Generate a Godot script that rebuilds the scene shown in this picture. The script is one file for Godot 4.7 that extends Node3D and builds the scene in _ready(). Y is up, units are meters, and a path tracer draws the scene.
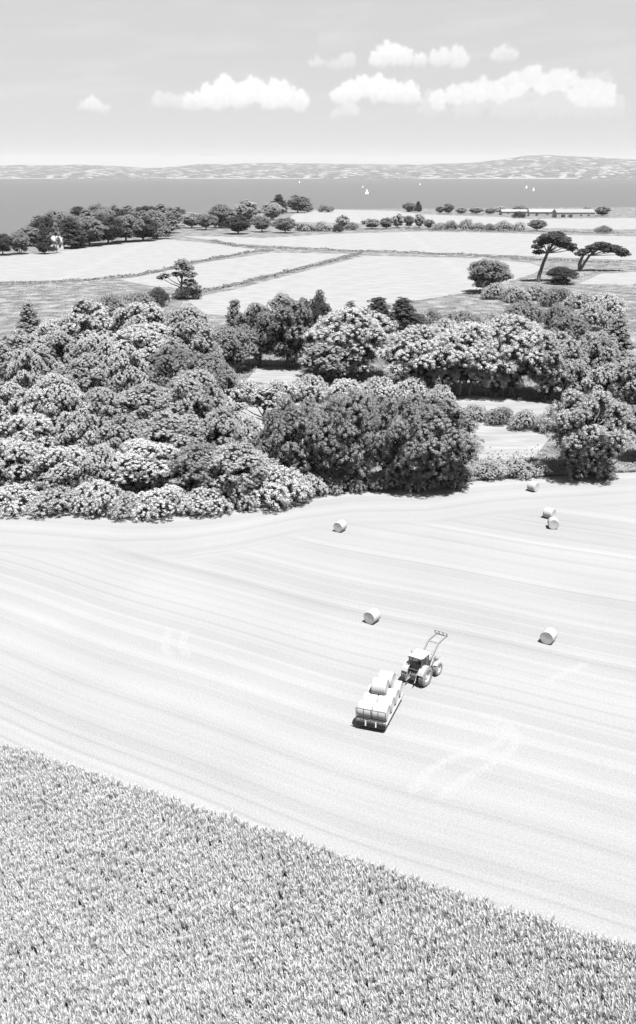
extends Node3D
# A stubble field with bales, a tractor and a bale trailer, a leafy crop in front, woods, fields and a firth behind: a monochrome aerial view.

const TREES = [
	["s0", "edge_bush", "bush", "low bushes along the far edge of the stubble", "pale fluffy bush at the stubble's far edge, leftmost of the left row", -40.04, -121.08, 3.59, 9.18, 1.48, 3],
	["s1", "edge_bush", "bush", "low bushes along the far edge of the stubble", "grey low bush at the stubble's far edge, second from the left of the left row", -33.94, -119.88, 3.43, 8.32, 0.65, 2],
	["s0", "edge_bush", "bush", "low bushes along the far edge of the stubble", "pale fluffy bush at the stubble's far edge, third from the left of the left row", -28.29, -119.10, 4.49, 7.48, 2.49, 3],
	["s1", "edge_bush", "bush", "low bushes along the far edge of the stubble", "grey low bush at the stubble's far edge, fourth from the left of the left row", -24.52, -118.32, 3.12, 6.17, 0.97, 2],
	["s0", "edge_bush", "bush", "low bushes along the far edge of the stubble", "pale low bush at the stubble's far edge, fifth from the left of the left row", -20.19, -118.71, 3.81, 8.50, 0.42, 3],
	["s1", "edge_bush", "bush", "low bushes along the far edge of the stubble", "pale low bush at the stubble's far edge, sixth from the left of the left row", -14.84, -119.49, 3.28, 7.52, 2.52, 3],
	["s0", "edge_bush", "bush", "low bushes along the far edge of the stubble", "grey bush at the stubble's far edge, fourth from the right of the left row", -10.83, -121.48, 4.01, 7.10, 5.76, 2],
	["s1", "edge_bush", "bush", "low bushes along the far edge of the stubble", "wide pale bush at the stubble's far edge, third from the right of the left row", -5.78, -123.95, 5.32, 10.69, 5.03, 3],
	["s0", "edge_bush", "bush", "low bushes along the far edge of the stubble", "small pale bush at the stubble's far edge, second from the right of the left row", -0.96, -126.51, 3.29, 4.91, 4.81, 3],
	["s1", "edge_bush", "bush", "low bushes along the far edge of the stubble", "small grey bush at the stubble's far edge, rightmost of the left row", 2.35, -127.83, 2.03, 4.14, 1.39, 2],
	["s1", "verge_bush", "bush", "low bushes under the right clearing", "low grey bush below the lower clearing, leftmost of three", 25.09, -134.80, 2.56, 5.78, 3.37, 2],
	["s0", "verge_bush", "bush", "low bushes under the right clearing", "low grey bush below the lower clearing, second from the left of three", 28.81, -135.29, 2.57, 5.51, 1.74, 2],
	["s1", "verge_bush", "bush", "low bushes under the right clearing", "low grey bush below the lower clearing, rightmost of three", 31.97, -135.78, 2.13, 4.08, 1.08, 3],
	["b1", "thicket_tree", "tree", "front row of the left thicket", "pale tree in the left thicket's front row, leftmost", -41.19, -125.01, 8.61, 10.63, 0.67, 3],
	["b1", "thicket_tree", "tree", "front row of the left thicket", "pale tree in the left thicket's front row, second from the left", -34.77, -125.27, 7.45, 10.38, 1.35, 3],
	["u1", "thicket_tree", "tree", "front row of the left thicket", "pale tree in the left thicket's front row, third from the left", -29.13, -124.41, 7.94, 7.07, 5.82, 3],
	["b0", "thicket_tree", "tree", "front row of the left thicket", "pale tree in the left thicket's front row, fourth from the left", -23.60, -126.91, 7.68, 12.29, 5.21, 3],
	["b3", "thicket_tree", "tree", "front row of the left thicket", "dark grey tree in the left thicket's front row, second from the right", -15.99, -124.68, 8.07, 11.33, 5.07, 1],
	["b3", "thicket_tree", "tree", "front row of the left thicket", "grey tree in the left thicket's front row, rightmost", -10.91, -123.70, 8.47, 12.45, 5.03, 2],
	["b1", "inner_tree", "tree", "second row of the left thicket", "pale tree in the left thicket's second row, leftmost", -42.61, -136.09, 9.37, 11.60, 1.21, 3],
	["b4", "inner_tree", "tree", "second row of the left thicket", "pale tree in the left thicket's second row, second from the left", -34.87, -136.87, 9.86, 8.08, 1.95, 3],
	["b3", "inner_tree", "tree", "second row of the left thicket", "grey tree in the left thicket's second row, third from the left", -27.94, -137.23, 9.03, 9.60, 3.94, 2],
	["b4", "inner_tree", "tree", "second row of the left thicket", "grey tree in the left thicket's second row, second from the right", -21.14, -137.96, 8.82, 13.59, 4.60, 2],
	["b3", "inner_tree", "tree", "second row of the left thicket", "grey tree in the left thicket's second row, rightmost", -14.25, -136.97, 10.07, 8.63, 5.37, 2],
	["b2", "mid_tree", "tree", "third row of the left thicket", "pale tree in the left thicket's third row, leftmost", -49.74, -154.50, 10.16, 8.31, 5.53, 3],
	["u1", "mid_tree", "tree", "third row of the left thicket", "pale tree in the left thicket's third row, second from the left", -42.09, -152.23, 11.81, 11.28, 0.54, 3],
	["u1", "mid_tree", "tree", "third row of the left thicket", "grey tree in the left thicket's third row, third from the left", -35.44, -157.00, 8.79, 9.12, 3.80, 2],
	["b3", "mid_tree", "tree", "third row of the left thicket", "grey tree in the left thicket's third row, second from the right", -27.83, -158.08, 9.20, 14.01, 4.22, 2],
	["b0", "mid_tree", "tree", "third row of the left thicket", "grey tree in the left thicket's third row, rightmost", -19.78, -153.02, 12.30, 11.35, 3.18, 2],
	["b4", "upper_tree", "tree", "fourth row of the left thicket", "pale tree in the left thicket's fourth row, leftmost", -53.59, -177.71, 11.51, 8.67, 1.12, 3],
	["b4", "upper_tree", "tree", "fourth row of the left thicket", "grey tree in the left thicket's fourth row, second from the left", -43.47, -177.17, 10.25, 12.46, 2.97, 2],
	["b2", "upper_tree", "tree", "fourth row of the left thicket", "pale tree in the left thicket's fourth row, third from the left", -33.85, -171.56, 13.03, 8.05, 0.56, 3],
	["b4", "upper_tree", "tree", "fourth row of the left thicket", "dark grey tree in the left thicket's fourth row, second from the right", -25.88, -176.47, 12.45, 13.12, 5.87, 1],
	["u0", "upper_tree", "tree", "fourth row of the left thicket", "dark grey tree in the left thicket's fourth row, rightmost", -19.97, -173.63, 11.45, 11.97, 5.44, 1],
	["b4", "high_tree", "tree", "fifth row of the left thicket", "grey tree in the left thicket's fifth row, leftmost", -60.20, -193.54, 12.16, 15.30, 3.44, 2],
	["b0", "high_tree", "tree", "fifth row of the left thicket", "grey tree in the left thicket's fifth row, second from the left", -53.23, -200.30, 11.19, 9.56, 1.89, 2],
	["b1", "high_tree", "tree", "fifth row of the left thicket", "pale tree in the left thicket's fifth row, third from the left", -44.56, -198.99, 11.02, 9.96, 5.71, 3],
	["b0", "high_tree", "tree", "fifth row of the left thicket", "pale tree in the left thicket's fifth row, second from the right", -35.17, -200.98, 12.59, 17.01, 3.59, 3],
	["b2", "high_tree", "tree", "fifth row of the left thicket", "grey tree in the left thicket's fifth row, rightmost", -25.81, -196.65, 14.55, 12.87, 5.54, 2],
	["c0", "back_tree", "tree", "back row of the left thicket", "small dark tree in the left thicket's back row, leftmost", -69.96, -237.52, 12.05, 8.49, 5.33, 1],
	["b0", "back_tree", "tree", "back row of the left thicket", "pale tree in the left thicket's back row, second from the left", -60.92, -226.89, 9.75, 12.10, 3.19, 3],
	["b3", "back_tree", "tree", "back row of the left thicket", "tall pale tree in the left thicket's back row, third from the left", -52.95, -226.89, 14.52, 16.23, 2.60, 3],
	["s1", "back_tree", "tree", "back row of the left thicket", "dark low tree in the left thicket's back row, fourth from the left", -62.51, -299.72, 6.89, 13.97, 3.76, 1],
	["s0", "back_tree", "tree", "back row of the left thicket", "dark low tree in the left thicket's back row, third from the right", -55.03, -304.09, 6.98, 12.32, 2.71, 1],
	["b1", "back_tree", "tree", "back row of the left thicket", "pale tree in the left thicket's back row, second from the right", -41.24, -226.89, 13.84, 15.31, 1.01, 3],
	["b0", "back_tree", "tree", "back row of the left thicket", "grey tree in the left thicket's back row, rightmost", -30.46, -226.89, 12.94, 12.53, 1.92, 2],
	["b1", "round_tree", "tree", "", "dark rounded tree with a shaded foot left of the small bright clearing", -19.74, -211.42, 10.45, 13.92, 5.10, 1],
	["c1", "shade_tree", "tree", "dark trees above the small clearing", "slim dark tree above the small bright clearing, leftmost of five", -19.63, -232.09, 13.43, 8.30, 0.27, 1],
	["b4", "shade_tree", "tree", "dark trees above the small clearing", "rounded dark tree above the small bright clearing, second from the left of five", -13.17, -219.50, 14.54, 13.03, 0.29, 1],
	["b2", "shade_tree", "tree", "dark trees above the small clearing", "tall dark tree above the small bright clearing, third from the left of five", -6.75, -217.13, 16.78, 13.76, 3.93, 1],
	["b4", "shade_tree", "tree", "dark trees above the small clearing", "black tree above the small bright clearing, second from the right of five", -1.36, -219.50, 16.07, 11.22, 1.76, 0],
	["c1", "shade_tree", "tree", "dark trees above the small clearing", "slim pointed dark tree above the small bright clearing, rightmost of five", 0.49, -237.52, 15.12, 7.02, 3.36, 1],
	["u0", "umbrella_tree", "tree", "", "broad pale flat topped tree with bare trunks showing beneath, right of dark pines", 7.31, -207.05, 15.48, 20.82, 2.96, 3],
	["b2", "round_bush", "bush", "", "rounded grey bush standing before the bare trunks", 2.52, -201.82, 9.42, 12.92, 2.15, 2],
	["c0", "slope_pine", "pine tree", "dark pines on the slope below the big field", "small dark pine below the big field's lower edge, leftmost of three", 8.14, -247.61, 11.27, 8.08, 6.26, 1],
	["c1", "slope_pine", "pine tree", "dark pines on the slope below the big field", "flat layered dark pine below the big field's lower edge, second from the left of three", 14.92, -246.12, 12.19, 13.55, 1.23, 0],
	["c0", "slope_pine", "pine tree", "dark pines on the slope below the big field", "dark pine below the big field's lower edge, rightmost of three", 21.25, -246.12, 12.19, 13.55, 2.59, 0],
	["u1", "canopy_tree", "tree", "row of wide flat crowned trees", "wide pale flat crowned tree over deep shade, leftmost of four", 20.45, -192.06, 13.54, 17.44, 1.27, 3],
	["u0", "canopy_tree", "tree", "row of wide flat crowned trees", "wide pale flat crowned tree over deep shade, second from the left of four", 29.02, -190.21, 14.58, 18.84, 3.97, 3],
	["u1", "canopy_tree", "tree", "row of wide flat crowned trees", "wide pale flat crowned tree over deep shade, third from the left of four", 37.76, -190.21, 15.92, 18.82, 1.74, 3],
	["u0", "canopy_tree", "tree", "row of wide flat crowned trees", "wide pale flat crowned tree over deep shade, rightmost of four", 44.91, -186.62, 13.58, 14.66, 2.23, 2],
	["b2", "grove_tree", "tree", "mixed trees at the right edge", "dark tree in the right edge grove, leftmost", 54.66, -212.54, 13.07, 10.91, 4.69, 1],
	["b0", "grove_tree", "tree", "mixed trees at the right edge", "low grey tree in the right edge grove, second from the left", 48.32, -181.45, 8.79, 7.55, 2.01, 2],
	["b1", "grove_tree", "tree", "mixed trees at the right edge", "grey tree in the right edge grove, third from the left", 53.50, -186.62, 13.21, 10.04, 3.51, 2],
	["b3", "grove_tree", "tree", "mixed trees at the right edge", "pale low tree in the right edge grove, fourth from the left", 52.25, -174.97, 9.25, 8.39, 5.68, 3],
	["c1", "grove_tree", "tree", "mixed trees at the right edge", "dark tree in the right edge grove, third from the right", 61.16, -199.79, 13.60, 12.14, 0.63, 1],
	["b2", "grove_tree", "tree", "mixed trees at the right edge", "grey tree in the right edge grove, second from the right", 56.27, -168.90, 12.13, 10.21, 0.39, 2],
	["b1", "grove_tree", "tree", "mixed trees at the right edge", "grey rounded tree in the right edge grove, rightmost", 50.92, -142.48, 10.84, 10.54, 1.44, 2],
	["s0", "scrub_bush", "bush", "scrub behind the wide crowned trees", "grey bush in the scrub behind the wide crowned trees, leftmost", 26.06, -265.21, 7.50, 9.73, 4.81, 2],
	["s1", "scrub_bush", "bush", "scrub behind the wide crowned trees", "dark bush in the scrub behind the wide crowned trees, second from the left", 30.95, -265.21, 6.97, 10.27, 3.86, 1],
	["s1", "scrub_bush", "bush", "scrub behind the wide crowned trees", "pale bush in the scrub behind the wide crowned trees, third from the left", 32.61, -252.18, 6.15, 11.34, 1.49, 3],
	["s0", "scrub_bush", "bush", "scrub behind the wide crowned trees", "dark bush in the scrub behind the wide crowned trees, fourth from the left", 39.57, -268.66, 5.97, 12.59, 2.08, 1],
	["s1", "scrub_bush", "bush", "scrub behind the wide crowned trees", "grey bush in the scrub behind the wide crowned trees, second from the right", 47.82, -268.66, 5.43, 10.41, 1.11, 2],
	["s0", "scrub_bush", "bush", "scrub behind the wide crowned trees", "dark bush in the scrub behind the wide crowned trees, rightmost", 60.33, -287.31, 6.34, 12.84, 2.88, 1],
	["s1", "heath_bush", "bush", "low bushes below the leaning pine", "grey bush on the rough ground below the leaning pine, leftmost", 60.74, -341.17, 5.74, 10.32, 0.27, 2],
	["s0", "heath_bush", "bush", "low bushes below the leaning pine", "grey bush on the rough ground below the leaning pine, second from the left", 66.78, -333.08, 5.62, 11.43, 4.38, 2],
	["s1", "heath_bush", "bush", "low bushes below the leaning pine", "grey bush on the rough ground below the leaning pine, third from the left", 74.65, -338.43, 5.70, 10.93, 5.63, 2],
	["s0", "heath_bush", "bush", "low bushes below the leaning pine", "dark bush on the rough ground below the leaning pine, fourth from the left", 77.91, -322.85, 6.42, 11.75, 6.00, 1],
	["s0", "heath_bush", "bush", "low bushes below the leaning pine", "dark low bush on the rough ground below the leaning pine, fifth from the left", 66.78, -272.20, 7.68, 11.08, 4.62, 1],
	["s1", "heath_bush", "bush", "low bushes below the leaning pine", "grey bush on the rough ground below the leaning pine, third from the right", 81.00, -304.09, 6.98, 12.93, 6.03, 2],
	["s1", "heath_bush", "bush", "low bushes below the leaning pine", "wide grey bush on the rough ground below the leaning pine, second from the right", 75.68, -272.20, 7.68, 12.74, 0.11, 2],
	["s0", "heath_bush", "bush", "low bushes below the leaning pine", "pale bush on the rough ground below the leaning pine, rightmost", 86.63, -295.47, 7.68, 12.58, 1.81, 3],
	["s0", "meadow_bush", "bush", "low scrub beyond the dark front trees", "pale low bush behind the dark front trees, leftmost", -27.58, -188.40, 5.95, 9.41, 6.07, 3],
	["s1", "meadow_bush", "bush", "low scrub beyond the dark front trees", "pale low bush behind the dark front trees, second from the left", -19.19, -183.15, 6.19, 9.54, 4.87, 3],
	["s0", "meadow_bush", "bush", "low scrub beyond the dark front trees", "pale low bush behind the dark front trees, third from the left", -16.57, -163.20, 5.96, 7.89, 2.58, 3],
	["s1", "meadow_bush", "bush", "low scrub beyond the dark front trees", "pale low bush behind the dark front trees, fourth from the left", -13.76, -182.30, 4.64, 8.37, 5.92, 3],
	["s1", "meadow_bush", "bush", "low scrub beyond the dark front trees", "pale low bush behind the dark front trees, fifth from the left", -11.05, -152.81, 4.99, 7.11, 3.90, 3],
	["s0", "meadow_bush", "bush", "low scrub beyond the dark front trees", "pale low bush behind the dark front trees, sixth from the left", -7.29, -183.15, 4.66, 8.41, 5.14, 3],
	["s1", "meadow_bush", "bush", "low scrub beyond the dark front trees", "pale low bush behind the dark front trees, fifth from the right", -1.55, -184.87, 5.08, 8.86, 1.84, 3],
	["s0", "meadow_bush", "bush", "low scrub beyond the dark front trees", "pale low bush behind the dark front trees, fourth from the right", 4.99, -183.15, 4.66, 8.79, 1.20, 3],
	["s1", "meadow_bush", "bush", "low scrub beyond the dark front trees", "pale low bush behind the dark front trees, third from the right", 11.51, -183.15, 5.04, 8.79, 2.79, 3],
	["s0", "meadow_bush", "bush", "low scrub beyond the dark front trees", "pale low bush behind the dark front trees, second from the right", 17.81, -184.87, 4.69, 8.48, 0.86, 3],
	["s1", "meadow_bush", "bush", "low scrub beyond the dark front trees", "pale low bush behind the dark front trees, rightmost", 23.21, -181.45, 3.85, 5.69, 2.40, 3],
	["s0", "hedge_bush", "bush", "low bushes between the two right clearings", "low grey bush between the two right clearings, leftmost", 22.97, -167.44, 2.89, 5.29, 6.04, 2],
	["s1", "hedge_bush", "bush", "low bushes between the two right clearings", "low grey bush between the two right clearings, second from the left", 27.78, -168.90, 2.91, 6.04, 2.08, 2],
	["s0", "hedge_bush", "bush", "low bushes between the two right clearings", "low grey bush between the two right clearings, third from the left", 31.90, -166.00, 3.22, 5.59, 0.06, 1],
	["s1", "hedge_bush", "bush", "low bushes between the two right clearings", "low grey bush between the two right clearings, second from the right", 35.41, -162.51, 3.51, 6.17, 0.28, 2],
	["s0", "hedge_bush", "bush", "low bushes between the two right clearings", "low grey bush between the two right clearings, rightmost", 38.23, -160.48, 3.30, 3.73, 1.06, 2],
	["w1", "gap_tree", "tree", "", "small open tree with dark branches before the white gap", -9.11, -159.16, 8.21, 8.03, 0.00, 2],
	["b4", "dark_tree", "tree", "dark leafy trees at the field edge", "large dark leafy tree at the stubble's far edge, leftmost of four", -3.08, -129.62, 13.10, 11.57, 4.92, 1],
	["b1", "dark_tree", "tree", "dark leafy trees at the field edge", "large dark leafy tree at the stubble's far edge, second from the left of four", 4.21, -130.08, 14.11, 13.25, 2.28, 1],
	["b4", "dark_tree", "tree", "dark leafy trees at the field edge", "large dark leafy tree at the stubble's far edge, third from the left of four", 11.41, -128.72, 13.85, 11.49, 1.82, 1],
	["b2", "dark_tree", "tree", "dark leafy trees at the field edge", "large dark leafy tree at the stubble's far edge, rightmost of four", 16.47, -129.17, 12.93, 12.36, 0.61, 1],
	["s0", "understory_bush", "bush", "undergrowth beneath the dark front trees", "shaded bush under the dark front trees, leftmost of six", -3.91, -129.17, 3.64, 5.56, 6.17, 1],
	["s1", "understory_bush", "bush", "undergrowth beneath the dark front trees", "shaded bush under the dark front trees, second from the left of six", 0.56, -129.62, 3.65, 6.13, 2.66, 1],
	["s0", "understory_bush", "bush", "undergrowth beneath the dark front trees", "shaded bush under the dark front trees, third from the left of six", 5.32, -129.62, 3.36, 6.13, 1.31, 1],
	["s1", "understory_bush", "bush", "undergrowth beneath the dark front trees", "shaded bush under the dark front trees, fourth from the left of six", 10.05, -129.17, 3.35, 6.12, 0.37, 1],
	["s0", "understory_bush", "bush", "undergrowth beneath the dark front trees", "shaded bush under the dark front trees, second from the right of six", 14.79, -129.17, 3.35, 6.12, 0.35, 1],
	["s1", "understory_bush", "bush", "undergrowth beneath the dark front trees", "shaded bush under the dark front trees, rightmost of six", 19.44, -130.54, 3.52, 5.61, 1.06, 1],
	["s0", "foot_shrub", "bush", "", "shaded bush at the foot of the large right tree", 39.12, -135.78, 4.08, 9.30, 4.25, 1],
	["b4", "field_tree", "tree", "", "large rounded grey tree beside the right clearings at the photo's right side", 38.70, -135.29, 13.13, 14.90, 0.94, 2],
	["p0", "leaning_pine", "pine tree", "", "tall leaning pine with flat dark crown and bare trunk", 87.45, -395.19, 19.51, 18.92, 0.00, 0],
	["p1", "bent_pine", "pine tree", "", "bent pine at right edge with crown swept to the right", 115.48, -439.84, 12.77, 23.68, 0.00, 0],
	["b1", "round_shrub", "bush", "", "large round dark bush at the big field's lower right corner", 61.17, -358.53, 12.30, 17.27, 0.26, 1],
	["u1", "shade_bush", "bush", "", "black spreading bush with pale bare stem right of the leaning pine", 94.90, -388.00, 6.84, 13.24, 3.08, 0],
	["w0", "windswept_tree", "tree", "", "ragged windswept tree alone between the two left fields", -46.93, -341.17, 13.74, 12.34, 0.00, 1],
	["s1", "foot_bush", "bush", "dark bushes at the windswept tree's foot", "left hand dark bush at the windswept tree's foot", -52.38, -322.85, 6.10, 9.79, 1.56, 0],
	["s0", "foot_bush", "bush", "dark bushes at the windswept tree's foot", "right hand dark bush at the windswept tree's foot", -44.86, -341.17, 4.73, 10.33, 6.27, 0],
	["b2", "wood_tree", "tree", "front of the distant left wood", "dark tree at the front of the distant left wood, leftmost", -171.86, -519.13, 11.96, 13.92, 0.77, 1],
	["b1", "wood_tree", "tree", "front of the distant left wood", "black tree at the front of the distant left wood, second from the left", -164.98, -525.41, 11.10, 14.09, 3.32, 0],
	["u0", "wood_tree", "tree", "front of the distant left wood", "dark tree at the front of the distant left wood, third from the left", -157.94, -531.84, 12.24, 12.83, 4.86, 1],
	["c1", "wood_tree", "tree", "front of the distant left wood", "black tree at the front of the distant left wood, fourth from the left", -144.69, -531.84, 15.77, 10.68, 2.57, 0],
	["w1", "wood_tree", "tree", "front of the distant left wood", "dark tree at the front of the distant left wood, fifth from the left", -139.99, -538.43, 15.95, 5.76, 0.00, 1],
	["c0", "wood_tree", "tree", "front of the distant left wood", "black tree at the front of the distant left wood, sixth from the left", -140.41, -573.89, 16.95, 21.47, 6.20, 0],
	["b2", "wood_tree", "tree", "front of the distant left wood", "dark tree at the front of the distant left wood, fifth from the right", -133.56, -589.38, 16.83, 22.03, 3.00, 1],
	["b4", "wood_tree", "tree", "front of the distant left wood", "black tree at the front of the distant left wood, fourth from the right", -126.34, -605.71, 16.70, 24.25, 1.52, 0],
	["b1", "wood_tree", "tree", "front of the distant left wood", "dark tree at the front of the distant left wood, third from the right", -118.72, -622.94, 16.57, 23.27, 2.58, 1],
	["b2", "wood_tree", "tree", "front of the distant left wood", "black tree at the front of the distant left wood, second from the right", -109.73, -631.92, 15.01, 21.92, 0.23, 0],
	["c1", "wood_tree", "tree", "front of the distant left wood", "dark tree at the front of the distant left wood, rightmost", -103.88, -650.67, 13.60, 17.36, 2.65, 1],
	["c1", "rear_wood_tree", "tree", "back of the distant left wood", "dark tree at the back of the distant left wood, leftmost", -176.80, -641.16, 15.22, 23.94, 1.56, 1],
	["b1", "rear_wood_tree", "tree", "back of the distant left wood", "dark tree at the back of the distant left wood, second from the left", -168.91, -660.46, 18.14, 26.39, 5.58, 1],
	["c0", "rear_wood_tree", "tree", "back of the distant left wood", "black tree at the back of the distant left wood, third from the left", -160.54, -680.92, 19.31, 25.37, 5.22, 0],
	["b4", "rear_wood_tree", "tree", "back of the distant left wood", "dark tree at the back of the distant left wood, fourth from the left", -153.73, -702.66, 20.56, 26.16, 3.13, 1],
	["b2", "rear_wood_tree", "tree", "back of the distant left wood", "dark tree at the back of the distant left wood, fifth from the left", -144.86, -714.04, 19.55, 24.69, 0.20, 1],
	["c1", "rear_wood_tree", "tree", "back of the distant left wood", "dark tree at the back of the distant left wood, fourth from the right", -137.94, -737.94, 18.11, 23.55, 1.60, 1],
	["b1", "rear_wood_tree", "tree", "back of the distant left wood", "black tree at the back of the distant left wood, third from the right", -127.62, -750.48, 17.70, 23.94, 1.52, 0],
	["c0", "rear_wood_tree", "tree", "back of the distant left wood", "dark tree at the back of the distant left wood, second from the right", -118.47, -763.45, 18.71, 22.32, 1.31, 1],
	["b4", "rear_wood_tree", "tree", "back of the distant left wood", "dark tree at the back of the distant left wood, rightmost", -112.89, -805.14, 15.18, 21.39, 1.45, 1],
	["b2", "mid_wood_tree", "tree", "middle of the distant left wood", "dark tree in the middle of the distant left wood, leftmost", -168.70, -589.38, 11.26, 19.85, 5.46, 1],
	["b4", "mid_wood_tree", "tree", "middle of the distant left wood", "black tree in the middle of the distant left wood, second from the left", -162.43, -605.71, 16.13, 21.56, 0.89, 0],
	["b1", "mid_wood_tree", "tree", "middle of the distant left wood", "dark tree in the middle of the distant left wood, third from the left", -152.46, -614.21, 18.08, 21.84, 0.32, 1],
	["c1", "mid_wood_tree", "tree", "middle of the distant left wood", "dark tree in the middle of the distant left wood, fourth from the left", -144.22, -631.92, 19.17, 22.46, 5.83, 1],
	["b0", "mid_wood_tree", "tree", "middle of the distant left wood", "dark tree in the middle of the distant left wood, fifth from the left", -136.78, -650.67, 19.10, 21.83, 3.55, 1],
	["b2", "mid_wood_tree", "tree", "middle of the distant left wood", "black tree in the middle of the distant left wood, fourth from the right", -130.23, -670.53, 17.78, 22.49, 6.22, 0],
	["b4", "mid_wood_tree", "tree", "middle of the distant left wood", "dark tree in the middle of the distant left wood, third from the right", -120.07, -680.92, 16.76, 22.84, 2.53, 1],
	["b1", "mid_wood_tree", "tree", "middle of the distant left wood", "dark tree in the middle of the distant left wood, second from the right", -110.95, -691.62, 17.01, 20.46, 5.66, 1],
	["c1", "mid_wood_tree", "tree", "middle of the distant left wood", "dark tree in the middle of the distant left wood, rightmost", -104.58, -714.04, 14.19, 18.31, 4.11, 1],
	["b0", "copse_tree", "tree", "copse between the distant fields", "grey tree in the copse at the far field's corner, leftmost", -96.71, -776.87, 11.74, 19.90, 4.97, 2],
	["b1", "copse_tree", "tree", "copse between the distant fields", "dark tree in the copse at the far field's corner, second from the left", -83.10, -750.48, 12.07, 17.76, 4.68, 1],
	["u1", "copse_tree", "tree", "copse between the distant fields", "dark tree in the copse at the far field's corner, third from the left", -73.69, -776.87, 18.30, 22.93, 3.10, 1],
	["b2", "copse_tree", "tree", "copse between the distant fields", "low black tree in the copse at the far field's corner, fourth from the left", -55.65, -702.66, 12.65, 20.80, 0.58, 0],
	["b3", "copse_tree", "tree", "copse between the distant fields", "tall grey tree in the copse at the far field's corner, fifth from the left", -59.36, -835.51, 19.63, 29.56, 1.32, 2],
	["b1", "copse_tree", "tree", "copse between the distant fields", "round dark tree in the copse at the far field's corner, sixth from the left", -40.21, -725.80, 11.69, 17.19, 5.49, 1],
	["u0", "copse_tree", "tree", "copse between the distant fields", "grey tree in the copse at the far field's corner, seventh from the left", -40.96, -903.53, 15.28, 24.86, 5.65, 2],
	["c0", "copse_tree", "tree", "copse between the distant fields", "pointed dark tree in the copse at the far field's corner, fifth from the right", -39.46, -1028.76, 19.24, 22.19, 5.81, 0],
	["b4", "copse_tree", "tree", "copse between the distant fields", "round dark tree in the copse at the far field's corner, fourth from the right", -23.32, -714.04, 10.83, 19.73, 2.11, 1],
	["b2", "copse_tree", "tree", "copse between the distant fields", "tall dark tree in the copse at the far field's corner, third from the right", -20.71, -1053.02, 18.70, 26.84, 4.13, 1],
	["c1", "copse_tree", "tree", "copse between the distant fields", "dark tree in the copse at the far field's corner, second from the right", -10.60, -1078.45, 14.13, 14.81, 5.02, 1],
	["s0", "copse_tree", "tree", "copse between the distant fields", "low dark tree in the copse at the far field's corner, rightmost", 8.48, -1078.45, 8.09, 21.17, 4.03, 1],
	["s0", "hedgerow_tree", "tree", "hedgerow beyond the bright field", "low grey tree in the hedgerow between the two farthest fields, leftmost", -9.49, -737.94, 6.30, 17.49, 5.12, 2],
	["s1", "hedgerow_tree", "tree", "hedgerow beyond the bright field", "low grey tree in the hedgerow between the two farthest fields, second from the left", 2.92, -737.94, 7.00, 18.94, 3.32, 2],
	["s0", "hedgerow_tree", "tree", "hedgerow beyond the bright field", "small black tree in the hedgerow between the two farthest fields, third from the left", 14.36, -725.80, 5.52, 10.04, 4.11, 0],
	["b0", "hedgerow_tree", "tree", "hedgerow beyond the bright field", "pale tree in the hedgerow between the two farthest fields, fourth from the left", 18.86, -763.45, 10.83, 12.04, 4.31, 3],
	["s1", "hedgerow_tree", "tree", "hedgerow beyond the bright field", "dark tree in the hedgerow between the two farthest fields, fifth from the left", 25.23, -750.48, 5.70, 13.34, 1.68, 1],
	["b1", "hedgerow_tree", "tree", "hedgerow beyond the bright field", "grey tree in the hedgerow between the two farthest fields, sixth from the left", 40.75, -763.45, 7.95, 16.57, 5.80, 2],
	["b2", "hedgerow_tree", "tree", "hedgerow beyond the bright field", "dark tree in the hedgerow between the two farthest fields, fifth from the right", 51.31, -763.45, 8.67, 12.05, 6.01, 1],
	["b3", "hedgerow_tree", "tree", "hedgerow beyond the bright field", "pale tree in the hedgerow between the two farthest fields, fourth from the right", 61.41, -776.87, 11.01, 13.78, 0.47, 3],
	["b1", "hedgerow_tree", "tree", "hedgerow beyond the bright field", "dark tree in the hedgerow between the two farthest fields, third from the right", 69.85, -776.87, 9.55, 9.19, 6.10, 1],
	["b0", "hedgerow_tree", "tree", "hedgerow beyond the bright field", "pale round tree in the hedgerow between the two farthest fields, second from the right", 77.52, -776.87, 11.01, 10.72, 6.04, 3],
	["b4", "hedgerow_tree", "tree", "hedgerow beyond the bright field", "small dark tree in the hedgerow between the two farthest fields, rightmost", 83.76, -763.45, 7.23, 10.55, 4.20, 1],
	["s0", "field_hedge_bush", "bush", "right part of the far hedgerow", "grey bush in the right half of the far hedgerow, leftmost", 90.52, -750.48, 5.70, 14.82, 0.28, 2],
	["s1", "field_hedge_bush", "bush", "right part of the far hedgerow", "dark bush in the right half of the far hedgerow, second from the left", 98.68, -750.48, 7.11, 11.85, 5.65, 1],
	["s0", "field_hedge_bush", "bush", "right part of the far hedgerow", "grey bush in the right half of the far hedgerow, third from the left", 109.81, -750.48, 8.53, 13.33, 0.80, 2],
	["s1", "field_hedge_bush", "bush", "right part of the far hedgerow", "grey bush in the right half of the far hedgerow, fourth from the left", 118.72, -750.48, 5.70, 13.34, 6.08, 2],
	["s0", "field_hedge_bush", "bush", "right part of the far hedgerow", "dark round bush in the right half of the far hedgerow, fifth from the left", 125.53, -737.94, 5.60, 10.20, 4.19, 1],
	["s1", "field_hedge_bush", "bush", "right part of the far hedgerow", "grey bush in the right half of the far hedgerow, fourth from the right", 135.02, -737.94, 7.70, 16.03, 0.38, 2],
	["s0", "field_hedge_bush", "bush", "right part of the far hedgerow", "pale bush in the right half of the far hedgerow, third from the right", 146.69, -737.94, 7.00, 13.12, 1.05, 3],
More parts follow.
